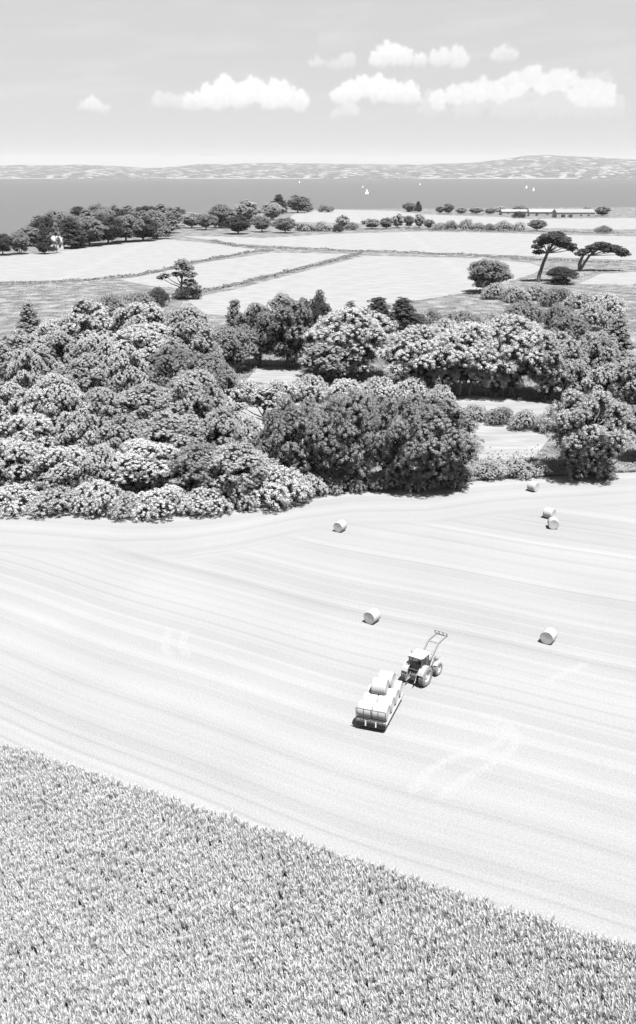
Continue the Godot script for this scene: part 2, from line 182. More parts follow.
	["b1", "field_hedge_bush", "bush", "right part of the far hedgerow", "large dark bush in the right half of the far hedgerow, second from the right", 159.83, -737.94, 8.39, 14.57, 3.99, 1],
	["s1", "field_hedge_bush", "bush", "right part of the far hedgerow", "dark low bush in the right half of the far hedgerow, rightmost", 202.10, -714.04, 5.43, 14.11, 3.57, 1],
	["u1", "coast_tree", "tree", "trees on the distant shore edge", "dark tree on the shore edge against the sea, leftmost", 96.46, -1078.45, 10.10, 16.93, 4.69, 1],
	["c0", "coast_tree", "tree", "trees on the distant shore edge", "pointed dark tree on the shore edge against the sea, second from the left", 106.00, -1078.45, 11.11, 10.58, 5.82, 0],
	["b1", "coast_tree", "tree", "trees on the distant shore edge", "small dark tree on the shore edge against the sea, third from the left", 123.44, -1028.76, 7.73, 10.10, 1.37, 1],
	["b0", "coast_tree", "tree", "trees on the distant shore edge", "dark tree on the shore edge against the sea, fourth from the left", 131.53, -1028.76, 10.61, 14.14, 0.02, 1],
	["b2", "coast_tree", "tree", "trees on the distant shore edge", "grey tree on the shore edge against the sea, fifth from the left", 144.69, -1028.76, 6.76, 14.15, 5.79, 2],
	["b1", "coast_tree", "tree", "trees on the distant shore edge", "grey tree on the shore edge against the sea, sixth from the left", 159.86, -1028.76, 6.76, 18.19, 0.08, 2],
	["b2", "coast_tree", "tree", "trees on the distant shore edge", "dark tree on the shore edge against the sea, fifth from the right", 174.03, -1028.76, 5.80, 14.15, 5.50, 1],
	["s0", "coast_tree", "tree", "trees on the distant shore edge", "low grey tree on the shore edge against the sea, fourth from the right", 192.92, -1078.45, 6.07, 19.06, 0.73, 2],
	["s1", "coast_tree", "tree", "trees on the distant shore edge", "low dark tree on the shore edge against the sea, third from the right", 219.34, -1105.11, 6.22, 19.53, 5.09, 1],
	["b4", "coast_tree", "tree", "trees on the distant shore edge", "dark tree on the shore edge against the sea, second from the right", 260.34, -983.39, 8.32, 15.46, 4.92, 1],
	["b2", "coast_tree", "tree", "trees on the distant shore edge", "dark tree on the shore edge against the sea, rightmost", 274.86, -983.39, 9.24, 17.39, 5.51, 1],
	["s0", "yard_bush", "bush", "", "black low bush before the white farm sheds", 186.42, -941.80, 6.21, 14.82, 3.46, 0],
]
const FIELDS = [
	["far_field", [Vector2(-198.80, -381.05), Vector2(-235.31, -453.76), Vector2(-158.40, -519.13), Vector2(-141.80, -552.09), Vector2(-119.12, -605.71), Vector2(-98.01, -645.88), Vector2(-72.96, -622.94), Vector2(-47.99, -581.53), Vector2(-31.16, -559.17), Vector2(-41.34, -531.84), Vector2(-58.37, -495.40), Vector2(-69.50, -453.76), Vector2(-77.59, -422.52), Vector2(-96.32, -402.64)]],
	["far_field_001", [Vector2(-80.13, -402.64), Vector2(-67.11, -437.60), Vector2(-54.39, -481.61), Vector2(-24.82, -541.78), Vector2(16.96, -531.84), Vector2(3.46, -495.40), Vector2(-14.55, -439.84), Vector2(-34.07, -384.50), Vector2(-45.63, -367.86), Vector2(-64.48, -381.05)]],
	["far_field_002", [Vector2(-42.77, -346.77), Vector2(-30.92, -369.46), Vector2(-11.87, -422.52), Vector2(10.65, -484.31), Vector2(24.47, -522.25), Vector2(81.49, -504.05), Vector2(101.48, -478.94), Vector2(103.12, -453.76), Vector2(89.89, -422.52), Vector2(71.07, -388.00), Vector2(53.21, -358.53), Vector2(34.93, -338.43), Vector2(22.26, -327.89), Vector2(3.76, -308.58), Vector2(-20.45, -295.47), Vector2(-34.93, -304.09), Vector2(-44.18, -335.73)]],
	["far_field_003", [Vector2(-93.09, -680.92), Vector2(-68.95, -675.69), Vector2(-34.70, -660.46), Vector2(-12.14, -680.92), Vector2(8.35, -702.66), Vector2(73.84, -731.82), Vector2(128.61, -714.04), Vector2(195.61, -680.92), Vector2(253.82, -670.53), Vector2(184.85, -484.31), Vector2(144.25, -498.25), Vector2(85.86, -531.84), Vector2(23.23, -555.61), Vector2(-10.41, -581.53), Vector2(-46.93, -605.71)]],
	["far_field_004", [Vector2(-28.25, -868.21), Vector2(-23.81, -1053.02), Vector2(13.52, -1147.64), Vector2(89.04, -1105.11), Vector2(103.20, -1028.76), Vector2(120.70, -1005.57), Vector2(172.39, -962.15), Vector2(192.61, -922.27), Vector2(268.97, -941.80), Vector2(354.30, -941.80), Vector2(288.24, -763.45), Vector2(216.98, -756.91), Vector2(170.40, -776.87), Vector2(95.29, -790.76), Vector2(67.60, -835.51), Vector2(18.48, -851.55)]],
	["far_field_005", [Vector2(101.53, -388.00), Vector2(120.71, -426.73), Vector2(146.34, -439.84), Vector2(135.94, -395.19), Vector2(118.85, -384.50)]],
	["clearing", [Vector2(23.72, -185.74), Vector2(30.08, -189.30), Vector2(38.93, -184.00), Vector2(45.09, -180.62), Vector2(43.08, -170.38), Vector2(39.53, -168.90), Vector2(33.07, -172.64), Vector2(24.96, -177.35)]],
	["clearing_001", [Vector2(26.60, -168.16), Vector2(32.41, -168.90), Vector2(38.16, -162.51), Vector2(37.92, -155.29), Vector2(33.66, -145.22), Vector2(27.94, -143.56), Vector2(24.34, -144.11), Vector2(25.06, -155.29)]],
	["clearing_002", [Vector2(-15.19, -202.84), Vector2(-13.56, -218.31), Vector2(-7.46, -218.31), Vector2(-2.66, -213.67), Vector2(-3.38, -202.84), Vector2(-9.99, -199.79)]],
	["clearing_003", [Vector2(-14.67, -165.30), Vector2(-16.52, -193.00), Vector2(-11.44, -195.86), Vector2(-4.47, -194.89), Vector2(-3.41, -180.62), Vector2(-5.88, -168.90)]],
]
const HEDGES = [
	["hedge", "dark hedge strip along the left field's lower side", [Vector2(-168.10, -381.05), Vector2(-118.72, -388.00), Vector2(-95.45, -398.88), Vector2(-75.60, -418.40), Vector2(-67.80, -445.31), Vector2(-57.41, -487.04), Vector2(-36.69, -541.78), Vector2(-25.34, -553.49)], 1.6, 2.5],
	["hedge", "hedge strip crossing the fields from left to right", [Vector2(-66.46, -631.92), Vector2(-47.72, -585.43), Vector2(-15.78, -566.44), Vector2(28.23, -545.17), Vector2(49.23, -537.10), Vector2(83.67, -517.89), Vector2(109.21, -492.58), Vector2(144.57, -478.94)], 1.8, 3.0],
	["hedge", "diagonal hedge strip between the two middle bright fields", [Vector2(-45.59, -352.56), Vector2(-35.24, -376.00), Vector2(-13.03, -433.19), Vector2(9.89, -495.40), Vector2(23.46, -535.12)], 1.8, 2.6],
	["hedge", "thin dark hedge line at the top of the right field", [Vector2(64.77, -753.04), Vector2(110.39, -734.26), Vector2(159.41, -725.80), Vector2(210.07, -702.66)], 2.0, 3.0],
]
const CLOUDS = [
	[3.087, 1.00, [Vector3(-6.607, 3.361, 0.636), Vector3(-5.953, 3.614, 0.742), Vector3(-5.086, 3.817, 0.848), Vector3(-4.225, 3.772, 0.742), Vector3(-3.463, 4.024, 0.636), Vector3(-3.352, 4.173, 0.477), Vector3(-2.495, 3.779, 0.795), Vector3(-1.736, 3.731, 0.689), Vector3(-0.978, 3.533, 0.530)]],
	[3.123, 0.50, [Vector3(-8.532, 3.346, 0.477), Vector3(-7.890, 3.401, 0.530), Vector3(-7.143, 3.357, 0.530)]],
	[3.358, 1.00, [Vector3(1.194, 3.682, 0.477), Vector3(1.843, 3.930, 0.636), Vector3(2.488, 4.176, 0.583), Vector3(3.246, 4.074, 0.689), Vector3(4.112, 3.971, 0.636), Vector3(4.869, 3.868, 0.583), Vector3(5.197, 3.718, 0.371)]],
	[5.203, 1.00, [Vector3(3.217, 5.494, 0.477), Vector3(3.693, 5.732, 0.636), Vector3(4.169, 5.873, 0.477), Vector3(4.710, 5.580, 0.477), Vector3(5.460, 5.429, 0.424)]],
	[5.131, 0.80, [Vector3(6.306, 5.517, 0.424), Vector3(6.829, 5.656, 0.424), Vector3(7.357, 5.649, 0.530), Vector3(7.683, 5.453, 0.371)]],
	[5.162, 0.55, [Vector3(0.108, 5.211, 0.477), Vector3(0.753, 5.259, 0.371), Vector3(1.557, 5.452, 0.477)]],
	[5.475, 0.70, [Vector3(9.507, 5.618, 0.371), Vector3(9.915, 5.754, 0.424), Vector3(10.340, 5.604, 0.318)]],
	[2.935, 0.75, [Vector3(-12.545, 3.058, 0.318), Vector3(-12.070, 3.162, 0.477), Vector3(-11.555, 3.069, 0.318)]],
	[3.012, 0.80, [Vector3(6.492, 3.560, 0.477), Vector3(7.337, 3.801, 0.530), Vector3(8.075, 3.942, 0.530), Vector3(8.921, 3.983, 0.636), Vector3(9.768, 3.924, 0.583), Vector3(10.484, 4.208, 0.636), Vector3(11.086, 4.538, 0.583), Vector3(11.491, 4.676, 0.477), Vector3(12.089, 4.281, 0.583), Vector3(12.744, 4.462, 0.530), Vector3(13.256, 4.453, 0.530), Vector3(13.923, 3.817, 0.689), Vector3(14.746, 3.707, 0.742), Vector3(15.160, 3.603, 0.636)]],
	[2.613, 0.28, [Vector3(6.179, 3.314, 0.689), Vector3(8.217, 3.249, 0.954), Vector3(10.338, 3.230, 1.060), Vector3(12.434, 3.157, 1.060), Vector3(14.242, 3.085, 0.954), Vector3(15.408, 3.117, 0.742)]],
	[2.729, 0.50, [Vector3(1.092, 2.779, 0.424), Vector3(1.745, 2.930, 0.424)]],
	[4.243, 0.35, [Vector3(14.283, 4.338, 0.424), Vector3(14.987, 4.372, 0.477)]],
]
const BOATS = [
	[-93.5, -5192.0, 10.0],
	[164.3, -3743.7, 9.0],
	[131.4, -2744.7, 14.0],
	[446.9, -4496.8, 9.0],
	[740.7, -3641.9, 11.0],
	[674.4, -3205.8, 11.0],
]
const COAST = [Vector2(-308.73, -484.31), Vector2(-243.74, -559.17), Vector2(-204.93, -714.04), Vector2(-183.12, -851.55), Vector2(-129.51, -1028.76), Vector2(-62.98, -1105.11), Vector2(-20.39, -1153.55), Vector2(94.33, -1171.67), Vector2(213.22, -1193.52), Vector2(346.13, -1216.20), Vector2(539.11, -1243.18), Vector2(994.68, -1297.09)]
const RIDGE = [Vector2(-34.819, 0.157), Vector2(-22.037, 0.209), Vector2(-15.684, 0.236), Vector2(-12.974, 0.262), Vector2(-10.854, 0.209), Vector2(-9.246, 0.105), Vector2(-6.516, 0.288), Vector2(-3.212, 0.340), Vector2(0.665, 0.340), Vector2(5.638, 0.288), Vector2(8.365, 0.366), Vector2(9.976, 0.522), Vector2(11.301, 0.704), Vector2(12.724, 0.782), Vector2(14.197, 0.678), Vector2(16.269, 0.548), Vector2(20.282, 0.366), Vector2(33.441, 0.209)]
const EDGE = [Vector2(-82.33, -118.32), Vector2(-61.64, -121.08), Vector2(-42.13, -121.89), Vector2(-33.78, -120.28), Vector2(-24.26, -118.32), Vector2(-16.57, -118.71), Vector2(-10.27, -121.08), Vector2(-2.46, -126.08), Vector2(4.45, -128.72), Vector2(14.23, -129.17), Vector2(23.19, -132.87), Vector2(32.19, -134.80), Vector2(42.54, -136.52), Vector2(56.69, -138.29), Vector2(88.73, -142.48)]
const CROP_EDGE = [Vector2(-52.19, -78.37), Vector2(-21.99, -63.46), Vector2(16.62, -44.33), Vector2(22.91, -41.23)]
const SHORE := 7859.0
const SEA_Y := -20.0

var rng := RandomNumberGenerator.new()
var used := {}
var mats := {}
var protos := {}

# ---------------------------------------------------------------- helpers
func grey(v: float) -> Color:
	return Color(v, v, v).linear_to_srgb()

func mat(v: float, rough := 0.8, spec := 0.3, metal := 0.0) -> StandardMaterial3D:
	var key := "%s_%s_%s_%s" % [v, rough, spec, metal]
	if mats.has(key):
		return mats[key]
	var m := StandardMaterial3D.new()
	m.albedo_color = grey(v)
	m.roughness = rough
	m.metallic_specular = spec
	m.metallic = metal
	mats[key] = m
	return m

func noise_tex(freq: float, size := 512, lo := 0.8, hi := 1.0, octaves := 4, kind := FastNoiseLite.TYPE_SIMPLEX_SMOOTH, sd := 1) -> ImageTexture:
	var n := FastNoiseLite.new()
	n.noise_type = kind
	n.frequency = freq
	n.fractal_octaves = octaves
	n.seed = sd
	var src := n.get_seamless_image(size, size)
	src.convert(Image.FORMAT_L8)
	var d := src.get_data()
	for i in d.size():
		d[i] = int(clampf((lo + (hi - lo) * d[i] / 255.0), 0.0, 1.0) * 255.0)
	var im := Image.create_from_data(size, size, false, Image.FORMAT_L8, d)
	im.convert(Image.FORMAT_RGB8)
	return ImageTexture.create_from_image(im)

func mottled(v: float, tex: Texture2D, scale: float, rough := 0.9, spec := 0.2, detail: Texture2D = null, dscale := 1.0) -> StandardMaterial3D:
	var m := StandardMaterial3D.new()
	m.albedo_color = grey(v)
	m.albedo_texture = tex
	m.uv1_triplanar = true
	m.uv1_world_triplanar = true
	m.uv1_scale = Vector3.ONE * scale
	m.roughness = rough
	m.metallic_specular = spec
	if detail:
		m.detail_enabled = true
		m.detail_blend_mode = BaseMaterial3D.BLEND_MODE_MUL
		m.detail_albedo = detail
		m.detail_uv_layer = BaseMaterial3D.DETAIL_UV_2
		m.uv2_triplanar = true
		m.uv2_world_triplanar = true
		m.uv2_scale = Vector3.ONE * dscale
	return m

func numbered(called: String) -> String:
	if not used.has(called):
		used[called] = 0
		return called
	used[called] += 1
	return "%s_%03d" % [called, used[called]]

func thing(called: String, label: String, category: String, at := Vector3.ZERO, turn := 0.0, group := "") -> Node3D:
	var o := Node3D.new()
	o.name = numbered(called)
	add_child(o)
	o.position = at
	o.rotation.y = turn
	o.set_meta("label", label)
	o.set_meta("category", category)
	if group != "":
		o.set_meta("group", group)
	return o

func part(called: String, mesh: Mesh, m: Material, parent: Node3D, at := Vector3.ZERO) -> MeshInstance3D:
	var o := MeshInstance3D.new()
	o.name = called
	o.mesh = mesh
	o.material_override = m
	o.position = at
	parent.add_child(o, true)
	return o

func structure(called: String, mesh: Mesh, m: Material) -> MeshInstance3D:
	var o := MeshInstance3D.new()
	o.name = numbered(called)
	o.mesh = mesh
	o.material_override = m
	o.set_meta("kind", "structure")
	add_child(o)
	return o

func said(o: Node, label: String, category: String) -> void:
	o.set_meta("label", label)
	o.set_meta("category", category)

# A growing mesh: boxes, tubes, prisms, lathes with flat or smooth normals.
class Shape:
	var v := PackedVector3Array()
	var n := PackedVector3Array()
	var c := PackedColorArray()
	var uv := PackedVector2Array()
	var idx := PackedInt32Array()
	func quad(a: Vector3, b: Vector3, cc: Vector3, d: Vector3) -> void:
		var nn := (cc - a).cross(b - a)
		if nn.length() < 1e-9:
			nn = (d - a).cross(cc - a)
		nn = nn.normalized()
		var s := v.size()
		for p in [a, b, cc, d]:
			v.append(p)
			n.append(nn)
		idx.append_array([s, s + 1, s + 2, s, s + 2, s + 3])
	func tri(a: Vector3, b: Vector3, cc: Vector3) -> void:
		var nn := (cc - a).cross(b - a).normalized()
		var s := v.size()
		for p in [a, b, cc]:
			v.append(p)
			n.append(nn)
		idx.append_array([s, s + 1, s + 2])
	func box(at: Vector3, size: Vector3, bs := Basis.IDENTITY, bevel := 0.0) -> void:
		var h := size / 2
		var e := minf(bevel, minf(h.x, minf(h.y, h.z)) * 0.9)
		if e <= 0.0:
			var p := []
			for i in 8:
				p.append(at + bs * Vector3(h.x if i & 1 else -h.x, h.y if i & 2 else -h.y, h.z if i & 4 else -h.z))
			quad(p[0], p[2], p[3], p[1])
			quad(p[5], p[7], p[6], p[4])
			quad(p[4], p[6], p[2], p[0])
			quad(p[1], p[3], p[7], p[5])
			quad(p[2], p[6], p[7], p[3])
			quad(p[4], p[0], p[1], p[5])
			return
		var g := func(sx: float, sy: float, sz: float, k: int) -> Vector3:
			var q := Vector3(sx * h.x, sy * h.y, sz * h.z)
			for a in 3:
				if a != k:
					q[a] -= signf(q[a]) * e
			return at + bs * q
		for k in 3:
			var a := (k + 1) % 3
			var b := (k + 2) % 3
			for s in [-1.0, 1.0]:
				var ring := []
				for w in [[-1, -1], [1, -1], [1, 1], [-1, 1]]:
					var t := Vector3()
					t[k] = s
					t[a] = w[0]
					t[b] = w[1]
					ring.append(g.call(t.x, t.y, t.z, k))
				if s > 0:
					quad(ring[3], ring[2], ring[1], ring[0])
				else:
					quad(ring[0], ring[1], ring[2], ring[3])
			# edges along axis k
			for sa in [-1.0, 1.0]:
				for sb in [-1.0, 1.0]:
					var t0 := Vector3()
					t0[k] = -1
					t0[a] = sa
					t0[b] = sb
					var t1 := t0
					t1[k] = 1
					var A: Vector3 = g.call(t0.x, t0.y, t0.z, a)
					var B: Vector3 = g.call(t0.x, t0.y, t0.z, b)
					var C: Vector3 = g.call(t1.x, t1.y, t1.z, b)
					var D: Vector3 = g.call(t1.x, t1.y, t1.z, a)
					# pull the ends in along k
					if sa * sb > 0:
						quad(A, B, C, D)
					else:
						quad(D, C, B, A)
		for i in 8:
			var sx := 1.0 if i & 1 else -1.0
			var sy := 1.0 if i & 2 else -1.0
			var sz := 1.0 if i & 4 else -1.0
			var A: Vector3 = g.call(sx, sy, sz, 0)
			var B: Vector3 = g.call(sx, sy, sz, 1)
			var C: Vector3 = g.call(sx, sy, sz, 2)
			if sx * sy * sz > 0:
				tri(A, C, B)
			else:
				tri(A, B, C)
	func tube(pts: Array, radii: Array, seg := 8, caps := true) -> void:
		var base := v.size()
		var m := pts.size()
		var side := Vector3.UP
		for i in m:
			var d: Vector3 = (pts[mini(i + 1, m - 1)] - pts[maxi(i - 1, 0)]).normalized()
			if i == 0:
				side = d.cross(Vector3.RIGHT if absf(d.x) < 0.8 else Vector3.UP).normalized()
			side = (side - d * side.dot(d)).normalized()
			var other := d.cross(side)
			for k in seg + 1:
				var a := TAU * k / seg
				var o := side * cos(a) + other * sin(a)
				v.append(pts[i] + o * float(radii[i]))
				n.append(o)
		for i in m - 1:
			for k in seg:
				var a := base + i * (seg + 1) + k
				var b := a + seg + 1
				idx.append_array([a, b, a + 1, a + 1, b, b + 1])
		if caps:
			for e in [0, m - 1]:
				var d: Vector3 = (pts[1] - pts[0]).normalized() if e == 0 else (pts[m - 1] - pts[m - 2]).normalized()
				var s := v.size()
				var out := -d if e == 0 else d
				v.append(pts[e])
				n.append(out)
				for k in seg + 1:
					v.append(v[base + e * (seg + 1) + k])
					n.append(out)
				for k in seg:
					if e == 0:
						idx.append_array([s, s + 1 + k, s + 2 + k])
					else:
						idx.append_array([s, s + 2 + k, s + 1 + k])
	func lathe(profile: Array, seg: int, at := Vector3.ZERO, axis := Basis.IDENTITY) -> void:
		# profile: Vector2(radius, along x)
		var base := v.size()
		var m := profile.size()
		for i in m:
			var t: Vector2 = (profile[mini(i + 1, m - 1)] - profile[maxi(i - 1, 0)]).normalized()
			var nn := Vector2(t.y, -t.x)
			for k in seg + 1:
				var a := TAU * k / seg
				var r := Vector3(0, cos(a), sin(a))
				v.append(at + axis * (r * profile[i].x + Vector3(profile[i].y, 0, 0)))
				n.append((axis * (r * nn.x + Vector3(nn.y, 0, 0))).normalized())
		for i in m - 1:
			for k in seg:
				var a := base + i * (seg + 1) + k
				var b := a + seg + 1
				idx.append_array([a, b, a + 1, a + 1, b, b + 1])
	func prism(poly: Array, x0: float, x1: float) -> void:
		# poly in (z, y), extruded along x
		var pk := PackedVector2Array(poly)
		var t := Geometry2D.triangulate_polygon(pk)
		for i in range(0, t.size(), 3):
			var q := []
			for j in 3:
				q.append(poly[t[i + j]])
			tri(Vector3(x1, q[0].y, q[0].x), Vector3(x1, q[1].y, q[1].x), Vector3(x1, q[2].y, q[2].x))
			tri(Vector3(x0, q[2].y, q[2].x), Vector3(x0, q[1].y, q[1].x), Vector3(x0, q[0].y, q[0].x))
		for i in poly.size():
			var a: Vector2 = poly[i]
			var b: Vector2 = poly[(i + 1) % poly.size()]
			quad(Vector3(x0, a.y, a.x), Vector3(x0, b.y, b.x), Vector3(x1, b.y, b.x), Vector3(x1, a.y, a.x))
	func mesh() -> ArrayMesh:
		var a := []
		a.resize(Mesh.ARRAY_MAX)
		a[Mesh.ARRAY_VERTEX] = v
		a[Mesh.ARRAY_NORMAL] = n
		if c.size() == v.size():
			a[Mesh.ARRAY_COLOR] = c
		if uv.size() == v.size():
			a[Mesh.ARRAY_TEX_UV] = uv
		a[Mesh.ARRAY_INDEX] = idx
		var m := ArrayMesh.new()
		m.add_surface_from_arrays(Mesh.PRIMITIVE_TRIANGLES, a)
		return m

func sheet(poly: Array, y: float, uv0 := Vector2.ZERO, uvs := Vector2.ZERO) -> ArrayMesh:
	var s := Shape.new()
	var pk := PackedVector2Array(poly)
	for p in poly:
		s.v.append(Vector3(p.x, y, p.y))
		s.n.append(Vector3.UP)
		s.uv.append((p - uv0) * uvs)
	var t := Geometry2D.triangulate_polygon(pk)
	for i in range(0, t.size(), 3):
		var a: Vector2 = poly[t[i]]
		var b: Vector2 = poly[t[i + 1]]
		var c: Vector2 = poly[t[i + 2]]
		if (b - a).cross(c - a) > 0:
			s.idx.append_array([t[i], t[i + 1], t[i + 2]])
		else:
			s.idx.append_array([t[i], t[i + 2], t[i + 1]])
	return s.mesh()

# ---------------------------------------------------------------- vegetation
func unit() -> Vector3:
	var z := rng.randf_range(-1, 1)
	var a := rng.randf_range(0, TAU)
	var r := sqrt(1 - z * z)
	return Vector3(r * cos(a), z, r * sin(a))

func clump(s: Shape, c: Vector3, o: Vector3, r: float, count: int, size: float, flat := 0.7, tone := 1.0) -> void:
	for i in count:
		var d := (unit() + o * 0.55 + Vector3(0, 0.45, 0)).normalized()
		var p := c + Vector3(d.x, d.y * flat, d.z) * r * rng.randf_range(0.55, 1.05)
		var nn := (d + unit() * 0.42).normalized()
		var t := nn.cross(unit()).normalized()
		var b := nn.cross(t)
		var z := size * rng.randf_range(0.6, 1.25)
		var fold := nn * z * 0.12
		var k := s.v.size()
		s.v.append(p - t * z * 0.5)
		s.v.append(p + b * z * 0.34 + fold)
		s.v.append(p + t * z * 0.5)
		s.v.append(p - b * z * 0.34 + fold)
		var w := tone * rng.randf_range(0.86, 1.14)
		var col := Color(w, w, w)
		for q in 4:
			s.n.append(nn)
			s.c.append(col)
		s.idx.append_array([k, k + 1, k + 2, k, k + 2, k + 3])

# lobes: [centre, radii]; clumps are spread over the outer faces of every lobe
var twigs: Shape

func twig(p: Vector3, size: float) -> void:
	var t := unit()
	var b := t.cross(unit()).normalized()
	var nn := t.cross(b)
	var z := size * rng.randf_range(0.6, 1.2)
	var k := twigs.v.size()
	twigs.v.append(p - t * z * 0.5)
	twigs.v.append(p + b * z * 0.15)
	twigs.v.append(p + t * z * 0.5)
	twigs.v.append(p - b * z * 0.15)
	for q in 4:
		twigs.n.append(nn)
	twigs.idx.append_array([k, k + 1, k + 2, k, k + 2, k + 3])

func foliage(lobes: Array, mid: Vector3, spacing: float, leaves: int, size: float, low := -0.35, flat := 0.7) -> ArrayMesh:
	var s := Shape.new()
	twigs = Shape.new()
	for L in lobes:
		var c: Vector3 = L[0]
		var r: Vector3 = L[1]
		var area := 4 * PI * pow((pow(r.x * r.y, 1.6) + pow(r.x * r.z, 1.6) + pow(r.y * r.z, 1.6)) / 3, 1 / 1.6)
		var m := int(area / (spacing * spacing)) + 1
		var tone := rng.randf_range(0.78, 1.2)
		for i in int(area * 3.0):   # bare twigs inside the lobe
			var d := unit()
			for q in 3:
				twig(c + d * r * rng.randf_range(0.4, 0.78), size * 5.0)
		for i in m:
			var y := 1 - 2 * (i + 0.5) / m
			var a := i * 2.39996 + rng.randf_range(-0.4, 0.4)
			var q := sqrt(1 - y * y)
			var d := Vector3(q * cos(a), y, q * sin(a))
			if d.y < low or L.size() > 2:
				continue
			var p := c + d * r * rng.randf_range(0.8, 1.15)
			var hidden := false
			for M in lobes:
				if M != L and M.size() < 3 and ((p - M[0]) / M[1]).length() < 0.8:
					hidden = true
					break
			if hidden or p.y < 0.15:
				continue
			var o := (d / r).normalized()
			clump(s, p, o, spacing * rng.randf_range(0.42, 0.86), leaves, size, flat, tone * rng.randf_range(0.88, 1.12))
	return s.mesh()

func limbs(base: Vector3, fork: Vector3, lobes: Array, r: float) -> ArrayMesh:
	var s := Shape.new()
	var bend := Vector3(rng.randf_range(-0.2, 0.2), 0, rng.randf_range(-0.2, 0.2))
	s.tube([base - Vector3(0, 0.4, 0), base.lerp(fork, 0.45) + bend, fork], [r * 1.3, r, r * 0.8], 8)
	for i in range(0, lobes.size(), 2):
		var c: Vector3 = lobes[i][0]
		if c.y < fork.y + 1.0 and lobes.size() > 16:
			continue
		var m := fork.lerp(c, 0.5) + Vector3(0, rng.randf_range(-0.2, 0.3), 0)
		s.tube([fork - (fork - base) * 0.06, m, c], [r * 0.5, r * 0.32, r * 0.12], 6)
	return s.mesh()

func grow(key: String, lobes: Array, mid: Vector3, base: Vector3, fork: Vector3, r: float, spacing: float, leaves: int, size: float, low := -0.35, flat := 0.7) -> void:
	var crown := foliage(lobes, mid, spacing, leaves, size, low, flat)
	var tw := twigs.mesh()
	var wood := limbs(base, fork, lobes, r)
	if key[0] == "u":
		var st := Shape.new()
		for i in 5:
			var foot := Vector3(cos(i * 2.4) * 1.1, -0.4, sin(i * 2.4) * 0.9)
			var top: Vector3 = lobes[i * 2][0]
			st.tube([foot, foot.lerp(top, 0.45) + Vector3(rng.randf_range(-0.3, 0.3), 0, 0), top], [0.2, 0.16, 0.1], 8)
		wood = st.mesh()
	var bx := crown.get_aabb()
	protos[key] = {"twigs": tw, "crown": crown, "wood": wood, "w": (bx.size.x + bx.size.z) / 2, "h": bx.end.y}

